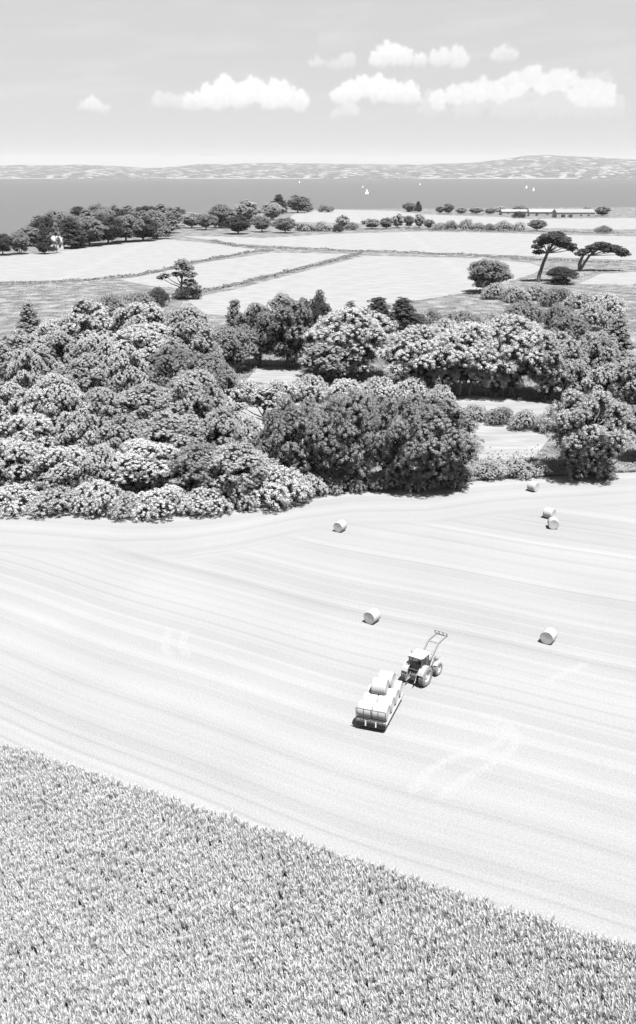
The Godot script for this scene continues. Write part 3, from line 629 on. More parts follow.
func make_protos() -> void:
	# rounded broadleaf crowns down to the ground
	for k in 5:
		rng.seed = 100 + k
		var lobes := []
		var W: float = [12.0, 12.5, 11.5, 12.0, 13.0][k]
		var Ht: float = [11.5, 11.0, 12.0, 11.0, 12.0][k]
		var count: int = [30, 36, 33, 38, 42][k]
		var mid := Vector3(0, Ht * 0.54, 0)
		for i in count:
			var y: float = 1 - 1.85 * (i + 0.5) / count
			var a := i * 2.39996 + rng.randf_range(-0.5, 0.5)
			var q := sqrt(maxf(0, 1 - y * y))
			var rr: float = rng.randf_range(0.6, 1.3) * [1.8, 1.6, 1.7, 1.55, 1.45][k]
			var out := rng.randf_range(0.74, 1.18)
			if y < -0.15:
				out *= lerpf(0.82, 0.6, clampf(-y - 0.15, 0, 0.5) * 2)
			var c := mid + Vector3(q * cos(a) * (W / 2 - rr * 0.8) * out, y * (Ht / 2 - rr * 0.6) * rng.randf_range(0.8, 1.1), q * sin(a) * (W / 2 - rr * 0.8) * out)
			c.y = maxf(c.y, rr * 0.75)
			lobes.append([c, Vector3(rr * rng.randf_range(0.85, 1.2), rr * 0.74, rr * rng.randf_range(0.85, 1.2))])
		lobes.append([mid - Vector3(0, 0.6, 0), Vector3(W * 0.33, Ht * 0.36, W * 0.33), true])
		grow("b%d" % k, lobes, mid, Vector3.ZERO, Vector3(0, Ht * 0.3, 0), 0.32, [0.7, 0.62, 0.66, 0.64, 0.62][k], [74, 66, 70, 66, 62][k], [0.155, 0.14, 0.15, 0.155, 0.14][k], -0.25, 0.85)
	# broad flat-topped crowns, skirts hanging at the sides, bare stems in the gap beneath
	for k in 2:
		rng.seed = 200 + k
		var lobes := []
		var count := 27 + 4 * k
		for i in count:
			var a := i * 2.39996
			var q := sqrt((i + 0.5) / count)
			var rr := rng.randf_range(1.1, 1.9)
			lobes.append([Vector3(q * cos(a) * 5.4, 9.0 - 3.4 * q * q + rng.randf_range(-0.6, 0.6), q * sin(a) * 5.0), Vector3(rr, rr * 0.62, rr)])
		for i in 13:
			var a := i * 2.39996
			var q := 0.35 + 0.65 * sqrt((i + 0.5) / 13.0)
			var rr := rng.randf_range(1.1, 1.8)
			lobes.append([Vector3(q * cos(a) * 5.2, 6.9 - 2.6 * q * q + rng.randf_range(-0.5, 0.5), q * sin(a) * 5.0), Vector3(rr, rr * 0.62, rr)])
		for i in 9:
			var a := i * 2.39996
			var rr := rng.randf_range(1.1, 1.7)
			lobes.append([Vector3(cos(a) * 2.6 * sqrt((i + 0.5) / 9.0) * 1.3, rng.randf_range(0.9, 3.6), sin(a) * 2.4 * sqrt((i + 0.5) / 9.0) * 1.3), Vector3(rr, rr * 0.8, rr)])
		grow("u%d" % k, lobes, Vector3(0, 6, 0), Vector3.ZERO, Vector3(0.3, 1.2, 0), 0.2, 0.68, 68, 0.15, -0.2, 0.85)
	# shrubs
	for k in 2:
		rng.seed = 300 + k
		var lobes := []
		for i in 11:
			var a := i * 2.39996
			var q := sqrt((i + 0.3) / 11)
			var rr := rng.randf_range(0.8, 1.25)
			lobes.append([Vector3(q * cos(a) * 2.4, maxf(rr * 0.5, 2.0 - 1.5 * q * q + rng.randf_range(-0.35, 0.35)), q * sin(a) * 2.2), Vector3(rr, rr * 0.85, rr)])
		grow("s%d" % k, lobes, Vector3(0, 1, 0), Vector3.ZERO, Vector3(0, 0.5, 0), 0.09, 0.42, 48, 0.11, -0.35, 0.9)
	# layered pines
	for k in 2:
		rng.seed = 400 + k
		var lobes := []
		for i in 30:
			var t := i / 29.0
			var a := i * 2.39996 + rng.randf_range(-0.5, 0.5)
			var reach := lerpf(3.0, 0.2, pow(t, 1.4)) * rng.randf_range(0.35, 1.15)
			var rr := lerpf(2.0, 0.8, t) * rng.randf_range(0.8, 1.2)
			lobes.append([Vector3(cos(a) * reach, lerpf(1.4, 11.4, t), sin(a) * reach), Vector3(rr, rr * 0.5, rr)])
		grow("c%d" % k, lobes, Vector3(0, 6, 0), Vector3.ZERO, Vector3(0.1, 7.5, 0), 0.26, 0.8, 80, 0.2, -0.4, 0.55)
	# tall leaning pine: bare trunk, flat crown off to the right
	rng.seed = 500
	var lp := []
	for q in [[2.6, 12.6, 0.0, 2.2], [5.2, 12.0, 0.6, 2.0], [0.6, 11.6, -0.6, 1.8], [3.8, 13.3, -0.8, 2.0], [7.0, 10.4, 0.2, 1.7], [-1.0, 10.2, 0.5, 1.3], [-0.4, 8.6, 0.2, 1.1], [5.6, 10.8, -1.4, 1.8], [1.6, 12.9, 1.2, 1.7], [8.4, 9.4, -0.3, 1.0]]:
		lp.append([Vector3(q[0], q[1], q[2]), Vector3(q[3] * 1.15, q[3] * 0.5, q[3] * 1.15)])
	var crown := foliage(lp, Vector3(3, 11, 0), 0.8, 60, 0.28, -0.4, 0.55)
	var s := Shape.new()
	s.tube([Vector3(0, -0.4, 0), Vector3(0.2, 2, 0), Vector3(1.0, 5.5, 0), Vector3(1.9, 8.4, 0.1), Vector3(3.4, 11.2, 0)], [0.6, 0.5, 0.42, 0.36, 0.2], 10)
	for q in lp:
		s.tube([Vector3(1.9, 8.4, 0.1), Vector3(1.9, 8.4, 0.1).lerp(q[0], 0.5) + Vector3(0, -0.2, 0), q[0]], [0.2, 0.14, 0.06], 6)
	protos["p0"] = {"twigs": twigs.mesh(), "crown": crown, "wood": s.mesh(), "w": 12.5, "h": crown.get_aabb().end.y}
	# bent pine: forked trunk, crown swept to the right
	rng.seed = 501
	lp = []
	for q in [[1.2, 7.2, 0.0, 1.6], [3.6, 8.6, 0.3, 2.0], [5.8, 9.0, -0.4, 2.1], [8.2, 8.4, 0.2, 2.0], [10.4, 7.2, 0, 1.8], [-0.4, 6.2, 0.4, 1.2], [7.0, 7.6, 1.0, 1.6], [4.8, 9.6, 0.8, 1.5], [11.6, 6.0, 0.2, 1.4]]:
		lp.append([Vector3(q[0], q[1], q[2]), Vector3(q[3] * 1.15, q[3] * 0.55, q[3] * 1.15)])
	crown = foliage(lp, Vector3(4, 7, 0), 0.8, 60, 0.28, -0.4, 0.55)
	s = Shape.new()
	s.tube([Vector3(0, -0.4, 0), Vector3(-0.3, 2.5, 0), Vector3(0.2, 4.8, 0), Vector3(1.2, 7.0, 0)], [0.6, 0.48, 0.38, 0.15], 10)
	s.tube([Vector3(0, 0.2, 0), Vector3(0.9, 2.8, 0.2), Vector3(2.2, 5.6, 0.2), Vector3(4.6, 7.8, 0), Vector3(8.2, 8.2, 0)], [0.5, 0.4, 0.34, 0.26, 0.1], 10)
	for q in lp:
		s.tube([Vector3(2.2, 5.6, 0.2), Vector3(2.2, 5.6, 0.2).lerp(q[0], 0.5), q[0]], [0.16, 0.12, 0.05], 6)
	protos["p1"] = {"twigs": twigs.mesh(), "crown": crown, "wood": s.mesh(), "w": 15.0, "h": crown.get_aabb().end.y}
	# ragged trees with gaps between the tufts
	for k in 2:
		rng.seed = 510 + k
		lp = []
		for q in [[0.6, 11.2, 0.0, 1.5], [-0.6, 9.8, 0.3, 1.4], [1.8, 9.4, -0.2, 1.4], [2.6, 7.4, 0.3, 1.5], [-1.4, 7.6, -0.3, 1.1], [2.2, 5.0, 0.0, 1.7], [3.6, 3.6, 0.4, 1.5], [-4.2, 7.2, 0.2, 1.2], [-5.4, 6.6, 0.0, 0.9], [1.0, 8.2, 0.9, 1.1]]:
			lp.append([Vector3(q[0], q[1], q[2]), Vector3(q[3], q[3] * 0.6, q[3])])
		crown = foliage(lp, Vector3(0, 6, 0), 0.7, 56, 0.26, -0.4, 0.6)
		s = Shape.new()
		s.tube([Vector3(0, -0.4, 0), Vector3(-0.2, 2.4, 0), Vector3(0.1, 5.0, 0), Vector3(0.6, 10.6, 0)], [0.4, 0.32, 0.26, 0.08], 8)
		for q in lp:
			var f := Vector3(-0.1, clampf(q[0].y - 3.0, 1.0, 6.5), 0)
			s.tube([f, f.lerp(q[0], 0.5) + Vector3(0, -0.3, 0), q[0]], [0.17, 0.12, 0.05], 6)
		protos["w%d" % k] = {"twigs": twigs.mesh(), "crown": crown, "wood": s.mesh(), "w": 9.5, "h": crown.get_aabb().end.y}

func leaf_material(v: float) -> StandardMaterial3D:
	var m := StandardMaterial3D.new()
	m.albedo_color = grey(v)
	m.vertex_color_use_as_albedo = true
	m.roughness = 0.65
	m.metallic_specular = 0.12
	m.backlight_enabled = true
	m.backlight = Color(0.06, 0.06, 0.06)
	return m

func plant_trees() -> void:
	var tones := []
	for v in TONES:
		tones.append(leaf_material(v))
	var bark := mat(0.09, 0.95, 0.1)
	var bare := mat(0.03, 0.95, 0.1)
	var pale := mat(0.2, 0.95, 0.1)
	for t in TREES:
		var P: Dictionary = protos[t[0]]
		var o := thing(t[1], t[4], t[2], Vector3(t[5], 0, t[6]), t[9], t[3])
		var k := Vector3(t[8] / P.w, t[7] / P.h, t[8] / P.w)
		var lone: bool = t[0] in ["p0", "p1", "w0", "w1"]
		var a := part("trunk", P.wood, pale if t[0][0] == "u" else bark, o)
		var b := part("crown", P.crown, tones[t[10]], o)
		a.scale = k
		b.scale = k
		part("twigs", P.twigs, bare, o).scale = k

const TONES = [0.055, 0.185, 0.285, 0.365]

# ---------------------------------------------------------------- sky
func make_sky() -> PanoramaSkyMaterial:
	var w := 4096
	var h := 2048
	var im := Image.create(w, h, false, Image.FORMAT_RGB8)
	for r in h:
		var e := 90.0 - (r + 0.5) * 180.0 / h
		var v := 0.10 + 0.138 * pow(1.0 - clampf((sin(deg_to_rad(maxf(e, 0.0))) - 0.05) / 0.95, 0, 1), 1.1)
		im.fill_rect(Rect2i(0, r, w, 1), grey(v))
	var warp := FastNoiseLite.new()
	warp.seed = 7
	warp.frequency = 0.55
	warp.fractal_octaves = 5
	warp.fractal_gain = 0.55
	var wisp := FastNoiseLite.new()
	wisp.seed = 11
	wisp.frequency = 0.08
	wisp.fractal_octaves = 5
	# faint high streaks
	for r in range(860, 1024):
		var e := 90.0 - (r + 0.5) * 180.0 / h
		var row := im.get_pixel(0, r).srgb_to_linear().r
		for x in range(0, w):
			var az := (x + 0.5) * 360.0 / w - 180.0
			var q := wisp.get_noise_2d(az * 1.3 + e * 1.0, e * 9.0 - az * 0.6)
			var f := clampf(q + 0.1, 0, 1) * smoothstep(1.5, 5.0, e)
			im.set_pixel(x, r, grey(row + 0.025 * f))
	var list := CLOUDS.duplicate()
	rng.seed = 77
	for i in 46:   # the same fair-weather heaps all round the sky
		var az := rng.randf_range(22, 338)
		var e := rng.randf_range(2.6, 12.0)
		var puffs := []
		var x := 0.0
		for j in rng.randi_range(3, 9):
			puffs.append(Vector3(fposmod(az + x + 180, 360) - 180, e + rng.randf_range(0.25, 0.9), rng.randf_range(0.45, 0.85)))
			x += rng.randf_range(0.5, 0.9)
		list.append([e, rng.randf_range(0.5, 1.0), puffs])
	for C in list:
		var lo := Vector2(1e9, C[0] - 0.5)
		var hi := Vector2(-1e9, -1e9)
		var heap := []
		for p in C[2]:
			heap.append(p)
			for k in 9:   # smaller heads round its upper rim
				var a := rng.randf_range(-0.15, 1.15) * PI
				var q: float = p.z * rng.randf_range(0.22, 0.48)
				heap.append(Vector3(p.x + cos(a) * p.z * 0.8, p.y + sin(a) * p.z * 0.8, q))
		for p in heap:
			lo.x = minf(lo.x, p.x - p.z * 1.4)
			hi.x = maxf(hi.x, p.x + p.z * 1.4)
			hi.y = maxf(hi.y, p.y + p.z * 1.4)
		if hi.x - lo.x > 90:
			continue
		for r in range(int((90 - hi.y) / 180 * h), int((90 - lo.y) / 180 * h) + 1):
			var e := 90.0 - (r + 0.5) * 180.0 / h
			for xx in range(floori(lo.x / 360 * w), floori(hi.x / 360 * w) + 1):
				var az := (xx + 0.5) * 360.0 / w
				var n1 := warp.get_noise_2d(az * 2.0, e * 2.0 + 40)
				var n2 := warp.get_noise_2d(az * 4.5 + 90, e * 4.5)
				var d := -1.0
				var head := 0.0
				for p in heap:
					var v: float = 1.0 - Vector2(az - p.x, e - p.y).length() / p.z
					v *= minf(1.0, p.z * 2.2)
					if v > d:
						d = v
						head = (e - p.y) / p.z
				d += n1 * 0.34 + n2 * 0.24
				var base: float = smoothstep(C[0] - 0.15, C[0] + 0.25, e + n1 * 0.25)
				var al: float = smoothstep(0.0, 0.11, d) * base * C[1]
				if al <= 0.002:
					continue
				var px := posmod(xx, w)
				var old := im.get_pixel(px, r).srgb_to_linear().r
				var lit: float = 0.295 + 0.035 * smoothstep(C[0], C[0] + 0.9, e) + 0.012 * head + 0.022 * n2 + 0.015 * n1
				im.set_pixel(px, r, grey(lerpf(old, lit, al)))
	var m := PanoramaSkyMaterial.new()
	m.panorama = ImageTexture.create_from_image(im)
	return m

# ---------------------------------------------------------------- ground and fields
func along(line: Array, x: float) -> float:
	for i in line.size() - 1:
		if x <= line[i + 1].x:
			return lerpf(line[i].y, line[i + 1].y, clampf((x - line[i].x) / (line[i + 1].x - line[i].x), 0, 1))
	return line[-1].y

func stubble_texture(x0: float, z0: float, sx: float, sz: float) -> ImageTexture:
	var w := 2048
	var h := 1536
	rng.seed = 9
	# tone across the working direction: swaths, wheel tracks, straw lines
	var prof := PackedFloat32Array()
	prof.resize(6000)   # 0.04 m steps over 240 m
	var q := 0.0
	while q < 238.0:
		var wd := rng.randf_range(0.3, 1.5)
		var v := rng.randf_range(-0.05, 0.045)
		for i in range(int(q / 0.04), mini(6000, int((q + wd) / 0.04))):
			prof[i] += v
		q += wd
	q = 1.0
	while q < 236.0:
		var dark := rng.randf_range(-0.09, -0.02) if rng.randf() < 0.7 else rng.randf_range(0.03, 0.07)
		for o in [0.0, 1.9]:
			for i in range(int((q + o) / 0.04), mini(6000, int((q + o + 0.3) / 0.04))):
				prof[i] += dark
		q += rng.randf_range(3.0, 7.5)
	var soft := PackedFloat32Array()
	soft.resize(6000)
	for i in 6000:
		var a := 0.0
		for k in range(-2, 3):
			a += prof[clampi(i + k, 0, 5999)]
		soft[i] = a / 5.0 + rng.randf_range(-0.02, 0.02)
	var fine := FastNoiseLite.new()
	fine.seed = 3
	fine.frequency = 0.4
	fine.fractal_octaves = 3
	var grain := fine.get_image(w, h, false, false, false)
	grain.convert(Image.FORMAT_L8)
	var gd := grain.get_data()
	var slow := FastNoiseLite.new()
	slow.seed = 5
	slow.frequency = 0.0035
	slow.fractal_octaves = 5
	var broad := slow.get_image(w, h, false, false, false)
	broad.convert(Image.FORMAT_L8)
	var bd := broad.get_data()
	var lut := PackedByteArray()
	lut.resize(1024)
	for i in 1024:
		lut[i] = int(clampf(grey(i / 1023.0).r, 0, 1) * 255)
	var data := PackedByteArray()
	data.resize(w * h)
	var head := PackedFloat32Array()
	head.resize(w)
	for i in w:
		head[i] = along(EDGE, x0 + sx * (i + 0.5) / w)
	var wob := PackedFloat32Array()
	wob.resize(w)
	for i in w:
		wob[i] = 26.0 * sin(i * 0.0042 + 0.6) + 5.0 * sin(i * 0.017)
	var dx := sx / w
	var kx := -0.487 * dx / 0.04
	for j in h:
		var z := z0 + sz * (j + 0.5) / h
		var qa := (0.873 * z - 0.487 * x0 + 185.0) / 0.04
		var off := j * w
		var wz := 14.0 * sin(z * 0.045 + 1.0)
		for i in w:
			var b := bd[off + i] / 255.0 - 0.5
			var s := z - head[i]
			var k := int(qa + kx * i + wob[i] + wz)
			var v := soft[clampi(k, 0, 5999)]
			if s < 20.0:
				var v2 := soft[clampi(int((s + b * 0.7) * 25.0) + 3000, 0, 5999)]
				v = lerpf(v2, v, clampf((s - 12.0 - b * 10.0) / 5.0, 0.0, 1.0))
			data[off + i] = lut[clampi(int((STUBBLE * (1.0 + v * 1.5 + b * 0.10 + (gd[off + i] / 255.0 - 0.5) * 0.5)) * 1023.0), 0, 1023)]
	# tyre scuffs that threw up fresh straw
	var im := Image.create_from_data(w, h, false, Image.FORMAT_L8, data)
	im.convert(Image.FORMAT_RGB8)
	var arcs := SCUFFS
	for A in arcs:
		var pts: Array = A
		for i in pts.size() - 1:
			var steps := int((pts[i + 1] - pts[i]).length() / 0.05) + 1
			for t in steps:
				var p: Vector2 = pts[i].lerp(pts[i + 1], float(t) / steps)
				for m in 9:
					var r := p + Vector2(rng.randf_range(-0.4, 0.4), rng.randf_range(-0.4, 0.4))
					var px := int((r.x - x0) / sx * w)
					var pz := int((r.y - z0) / sz * h)
					if px >= 0 and pz >= 0 and px < w and pz < h and rng.randf() < 0.75:
						im.set_pixel(px, pz, grey(STUBBLE * rng.randf_range(1.05, 1.16)))
	return ImageTexture.create_from_image(im)

const STUBBLE := 0.184
const SCUFFS = [
	[Vector2(-14.3, -85.1), Vector2(-14.5, -83.3), Vector2(-14.2, -81.3), Vector2(-13.6, -79.7)],
	[Vector2(-12.7, -84.8), Vector2(-12.8, -83.1), Vector2(-12.6, -81.3), Vector2(-12.0, -79.9)],
	[Vector2(6.7, -59.1), Vector2(8.3, -61.8), Vector2(10.4, -63.6), Vector2(12.4, -64.4), Vector2(14.2, -65.5), Vector2(15.1, -67.1), Vector2(13.9, -68.4)],
	[Vector2(8.7, -58.5), Vector2(10.8, -60.8), Vector2(12.9, -62.4), Vector2(14.7, -64.1), Vector2(15.7, -66.4), Vector2(15.1, -68.7), Vector2(13.3, -69.6)],
	[Vector2(24.1, -78.2), Vector2(21.9, -76.7), Vector2(20.0, -74.9)],
]

func lay_ground() -> void:
	var blot := noise_tex(0.02, 512, 0.55, 1.0, 5, FastNoiseLite.TYPE_SIMPLEX_SMOOTH, 21)
	var speck := noise_tex(0.12, 512, 0.5, 1.0, 4, FastNoiseLite.TYPE_SIMPLEX_SMOOTH, 22)
	var rough_grass := mottled(0.39, blot, 0.012, 0.95, 0.1, speck, 0.11)
	var land := []
	for p in COAST:
		land.append(p)
	land.append(Vector2(2500, 80))
	land.append(Vector2(-2500, 80))
	structure("ground", sheet(land, -0.01), rough_grass)
	var s := Shape.new()
	for i in COAST.size() - 1:
		var a: Vector2 = COAST[i]
		var b: Vector2 = COAST[i + 1]
		s.quad(Vector3(a.x, -0.01, a.y), Vector3(a.x, SEA_Y - 3, a.y - 14), Vector3(b.x, SEA_Y - 3, b.y - 14), Vector3(b.x, -0.01, b.y))
	structure("cliff", s.mesh(), rough_grass)
	# the mown field
	var pts := []
	for p in EDGE:
		pts.append(p)
	for i in range(CROP_EDGE.size() - 1, -1, -1):
		pts.append(CROP_EDGE[i])
	var m := StandardMaterial3D.new()
	m.albedo_texture = stubble_texture(-62, -140, 130, 104)
	m.roughness = 0.95
	m.metallic_specular = 0.1
	structure("stubble_field", sheet(pts, 0.004, Vector2(-62, -140), Vector2(1 / 130.0, 1 / 104.0)), m)
	# far fields
	var lines := noise_tex(0.03, 512, 0.84, 1.02, 5, FastNoiseLite.TYPE_SIMPLEX_SMOOTH, 31)
	var mown := mottled(0.208, lines, 0.03, 0.95, 0.1)
	mown.uv1_scale = Vector3(0.006, 0.02, 0.03)
	for f in FIELDS:
		structure(f[0], sheet(f[1], 0.02), mown)
	# soil under the crop
	var soil := [CROP_EDGE[0], CROP_EDGE[1], CROP_EDGE[2], CROP_EDGE[3], Vector2(70, 60), Vector2(-90, 60)]
	structure("soil_ground", sheet(soil, 0.003), mottled(0.06, speck, 0.3))

func far_land() -> void:
	# sea
	var wave := FastNoiseLite.new()
	wave.seed = 41
	wave.frequency = 0.05
	wave.fractal_octaves = 4
	var ni := wave.get_seamless_image(512, 512)
	ni.bump_map_to_normal_map(2.0)
	var sm := StandardMaterial3D.new()
	sm.albedo_color = grey(SEA_TONE)
	sm.roughness = 0.75
	sm.metallic_specular = 0.2
	sm.normal_enabled = true
	sm.normal_texture = ImageTexture.create_from_image(ni)
	sm.uv1_triplanar = true
	sm.uv1_world_triplanar = true
	sm.uv1_scale = Vector3(0.004, 0.01, 0.01)
	structure("sea", sheet([Vector2(-12000, -300), Vector2(12000, -300), Vector2(12000, -SHORE - 900), Vector2(-12000, -SHORE - 900)], SEA_Y), sm)
	# hills across the water
	var s := Shape.new()
	var cols := 420
	var rows := 44
	var hn := FastNoiseLite.new()
	hn.seed = 51
	hn.frequency = 0.25
	hn.fractal_octaves = 4
	for i in cols + 1:
		var az := lerpf(-42, 42, float(i) / cols)
		var top := along(RIDGE, az)
		for j in rows + 1:
			var t := j / 36.0
			var shore := SHORE * (1.0 + 0.01 * hn.get_noise_1d(az * 2.0)) / cos(deg_to_rad(az))
			var d := shore + 6500.0 * t
			var low := -rad_to_deg(atan((42.0 - SEA_Y) / shore))
			var el := lerpf(low, top, pow(minf(t, 1.0), 0.8)) + 0.05 * hn.get_noise_2d(az * 1.5, t * 9) * minf(t * 4, 1)
			if t > 1.0:
				el = top - (t - 1.0) * 0.6
			var y := 42.0 + d * tan(deg_to_rad(el))
			if j == 0:
				y = SEA_Y - 2
			s.v.append(Vector3(d * sin(deg_to_rad(az)), y, -d * cos(deg_to_rad(az))))
			s.n.append(Vector3.UP)
			s.uv.append(Vector2((az + 42) / 84.0 * 6.0, t))
	for i in cols:
		for j in rows:
			var a := i * (rows + 1) + j
			var b := a + rows + 1
			s.idx.append_array([a, a + 1, b, a + 1, b + 1, b])
	var st := SurfaceTool.new()
	st.create_from(s.mesh(), 0)
	st.generate_normals()
	var cell := FastNoiseLite.new()
	cell.noise_type = FastNoiseLite.TYPE_CELLULAR
	cell.cellular_return_type = FastNoiseLite.RETURN_CELL_VALUE
	cell.frequency = 0.07
	cell.seed = 61
	cell.domain_warp_enabled = true
	cell.domain_warp_amplitude = 6.0
	var ci := cell.get_image(512, 256, false, false, false)
	ci.convert(Image.FORMAT_L8)
	var wood := FastNoiseLite.new()
	wood.seed = 62
	wood.frequency = 0.03
	wood.fractal_octaves = 4
	for y in 256:
		for x in 512:
			var v := ci.get_pixel(x, y).r
			var a := 0.065 + 0.04 * v
			if v > 0.6:
				a = 0.17
			if wood.get_noise_2d(x * 1.0, y * 2.2) > 0.12 + 0.25 * (0.5 - y / 256.0):
				a = 0.06
			if y < 5 and x > 200:
				a = 0.2
			ci.set_pixel(x, y, grey(a))
	ci.convert(Image.FORMAT_RGB8)
	var m := StandardMaterial3D.new()
	m.albedo_texture = ImageTexture.create_from_image(ci)
	m.roughness = 1.0
	m.metallic_specular = 0.0
	structure("far_hills", st.commit(), m)

const SEA_TONE := 0.078

# ---------------------------------------------------------------- hedges, grass, crop
func make_hedges() -> void:
	var m := leaf_material(0.15)
	var seed_at := 600
	for h in HEDGES:
		seed_at += 1
		rng.seed = seed_at
		var s := Shape.new()
		var pts: Array = h[2]
		for i in pts.size() - 1:
			var a: Vector2 = pts[i]
			var b: Vector2 = pts[i + 1]
			var n := int((b - a).length() / 0.55) + 1
			for k in n:
				var p := a.lerp(b, (k + rng.randf()) / n)
				var tall: float = h[3] * rng.randf_range(0.25, 0.8) * (0.75 + 0.45 * sin(k * 0.11 + i * 2.0))
				for c in 2:
					var at := Vector3(p.x + rng.randf_range(-0.5, 0.5) * h[4], tall * rng.randf_range(0.3, 0.75), p.y + rng.randf_range(-0.5, 0.5) * h[4])
					clump(s, at, Vector3.UP, 0.7, 10, 0.5)
		var o := MeshInstance3D.new()
		o.name = numbered(h[0])
		o.mesh = s.mesh()
		o.material_override = m
		said(o, h[1], "hedge")
		add_child(o)

func blades(count: int, tall: float, reach: float, wide: float, sd: int) -> ArrayMesh:
	rng.seed = sd
	var s := Shape.new()
	for i in count:
		var a := i * 2.39996 + rng.randf_range(-0.4, 0.4)
		var d := Vector3(cos(a), 0, sin(a))
		var side := Vector3(-d.z, 0, d.x).rotated(Vector3.UP, rng.randf_range(-0.7, 0.7))
		var y0 := tall * 0.5 * i / count
		var hh := (tall - y0) * rng.randf_range(0.75, 1.0)
		var rr := reach * rng.randf_range(0.6, 1.1) * (1.1 - 0.5 * i / count)
		var pts := [Vector3(0, y0, 0), d * rr * 0.3 + Vector3(0, y0 + hh * 0.5, 0), d * rr * 0.62 + Vector3(0, y0 + hh * 0.85, 0), d * rr + Vector3(0, y0 + hh * rng.randf_range(0.95, 1.1), 0)]
		var ws := [wide * 0.5, wide, wide * 0.8, 0.01]
		var tone := rng.randf_range(0.88, 1.12)
		for j in 3:
			var k := s.v.size()
			s.quad(pts[j] - side * ws[j] / 2, pts[j + 1] - side * ws[j + 1] / 2, pts[j + 1] + side * ws[j + 1] / 2, pts[j] + side * ws[j] / 2)
			for q in s.v.size() - k:
				s.c.append(Color(tone, tone, tone))
	return s.mesh()

func scatter(called: String, mesh: Mesh, m: Material, places: Array, label: String, category: String) -> void:
	var mm := MultiMesh.new()
	mm.transform_format = MultiMesh.TRANSFORM_3D
	mm.mesh = mesh
	mm.instance_count = places.size()
	for i in places.size():
		mm.set_instance_transform(i, places[i])
	var o := MultiMeshInstance3D.new()
	o.name = numbered(called)
	o.multimesh = mm
	o.material_override = m
	o.set_meta("kind", "stuff")
	said(o, label, category)
	add_child(o)

func sow() -> void:
	# the standing crop in front
	var leaf := leaf_material(CROP_TONE)
	leaf.backlight = Color(0.9, 0.9, 0.9)
	var sets := [[], [], []]
	var patch := FastNoiseLite.new()
	patch.seed = 15
	patch.frequency = 0.18
	rng.seed = 700
	var x := -34.0
	while x < 34.0:
		var z := -66.0
		while z < -17.0:
			var p := Vector2(x + rng.randf_range(-0.2, 0.2), z + rng.randf_range(-0.2, 0.2))
			var line := along(CROP_EDGE, p.x)
			if p.y > line + 0.15 and absf(p.x) < 5.0 - p.y * 0.42 + 2.0:
				var k := rng.randf_range(0.75, 1.15) * (1.0 + 0.3 * patch.get_noise_2d(p.x, p.y))
				var b := Basis(Vector3(0.4, 0, -1).normalized(), -0.22 + rng.randf_range(-0.15, 0.15)) * Basis(Vector3.UP, rng.randf_range(0, TAU))
				sets[rng.randi() % 3].append(Transform3D(b.scaled(Vector3(k, k * rng.randf_range(0.85, 1.1), k)), Vector3(p.x, 0, p.y)))
			z += 0.21
		x += 0.21
	scatter("crop", blades(9, 0.95, 0.25, 0.08, 711), leaf, sets[0] + sets[1] + sets[2], "standing leafy crop filling the foreground below the stubble field", "crop")
	# rough grass along the field edge and round the clearings
	var grass := leaf_material(0.25)
	var spots := []
	rng.seed = 720
	for i in 16000:
		var gx := rng.randf_range(-60, 75)
		var gz := along(EDGE, gx) - 0.1 - absf(rng.randfn(0, 1)) * 5.0
		var k := rng.randf_range(0.5, 1.2)
		spots.append(Transform3D(Basis(Vector3.UP, rng.randf_range(0, TAU)).scaled(Vector3(k, k, k)), Vector3(gx, 0, gz)))
	for i in 14000:
		var gx := rng.randf_range(-190, 160)
		var gz := rng.randf_range(-470, -230)
		var ok := true
		for f in FIELDS:
			if Geometry2D.is_point_in_polygon(Vector2(gx, gz), PackedVector2Array(f[1])):
				ok = false
				break
		if ok:
			spots.append(Transform3D(Basis(Vector3.UP, rng.randf_range(0, TAU)).scaled(Vector3.ONE * rng.randf_range(0.7, 1.6)), Vector3(gx, 0, gz)))
	for i in 14000:
		var gx := rng.randf_range(-60, 90)
		var gz := rng.randf_range(-230, -138)
		var ok := true
		for f in FIELDS:
			if Geometry2D.is_point_in_polygon(Vector2(gx, gz), PackedVector2Array(f[1])):
				ok = false
				break
		if not ok:
			continue
		var k := rng.randf_range(0.6, 1.5)
		spots.append(Transform3D(Basis(Vector3.UP, rng.randf_range(0, TAU)).scaled(Vector3(k, k, k)), Vector3(gx, 0, gz)))
	scatter("grass", blades(9, 0.45, 0.35, 0.05, 730), grass, spots, "rough grass along the field edge and among the bushes", "grass")

const CROP_TONE := 0.45

# ---------------------------------------------------------------- bales
var bale_parts := {}

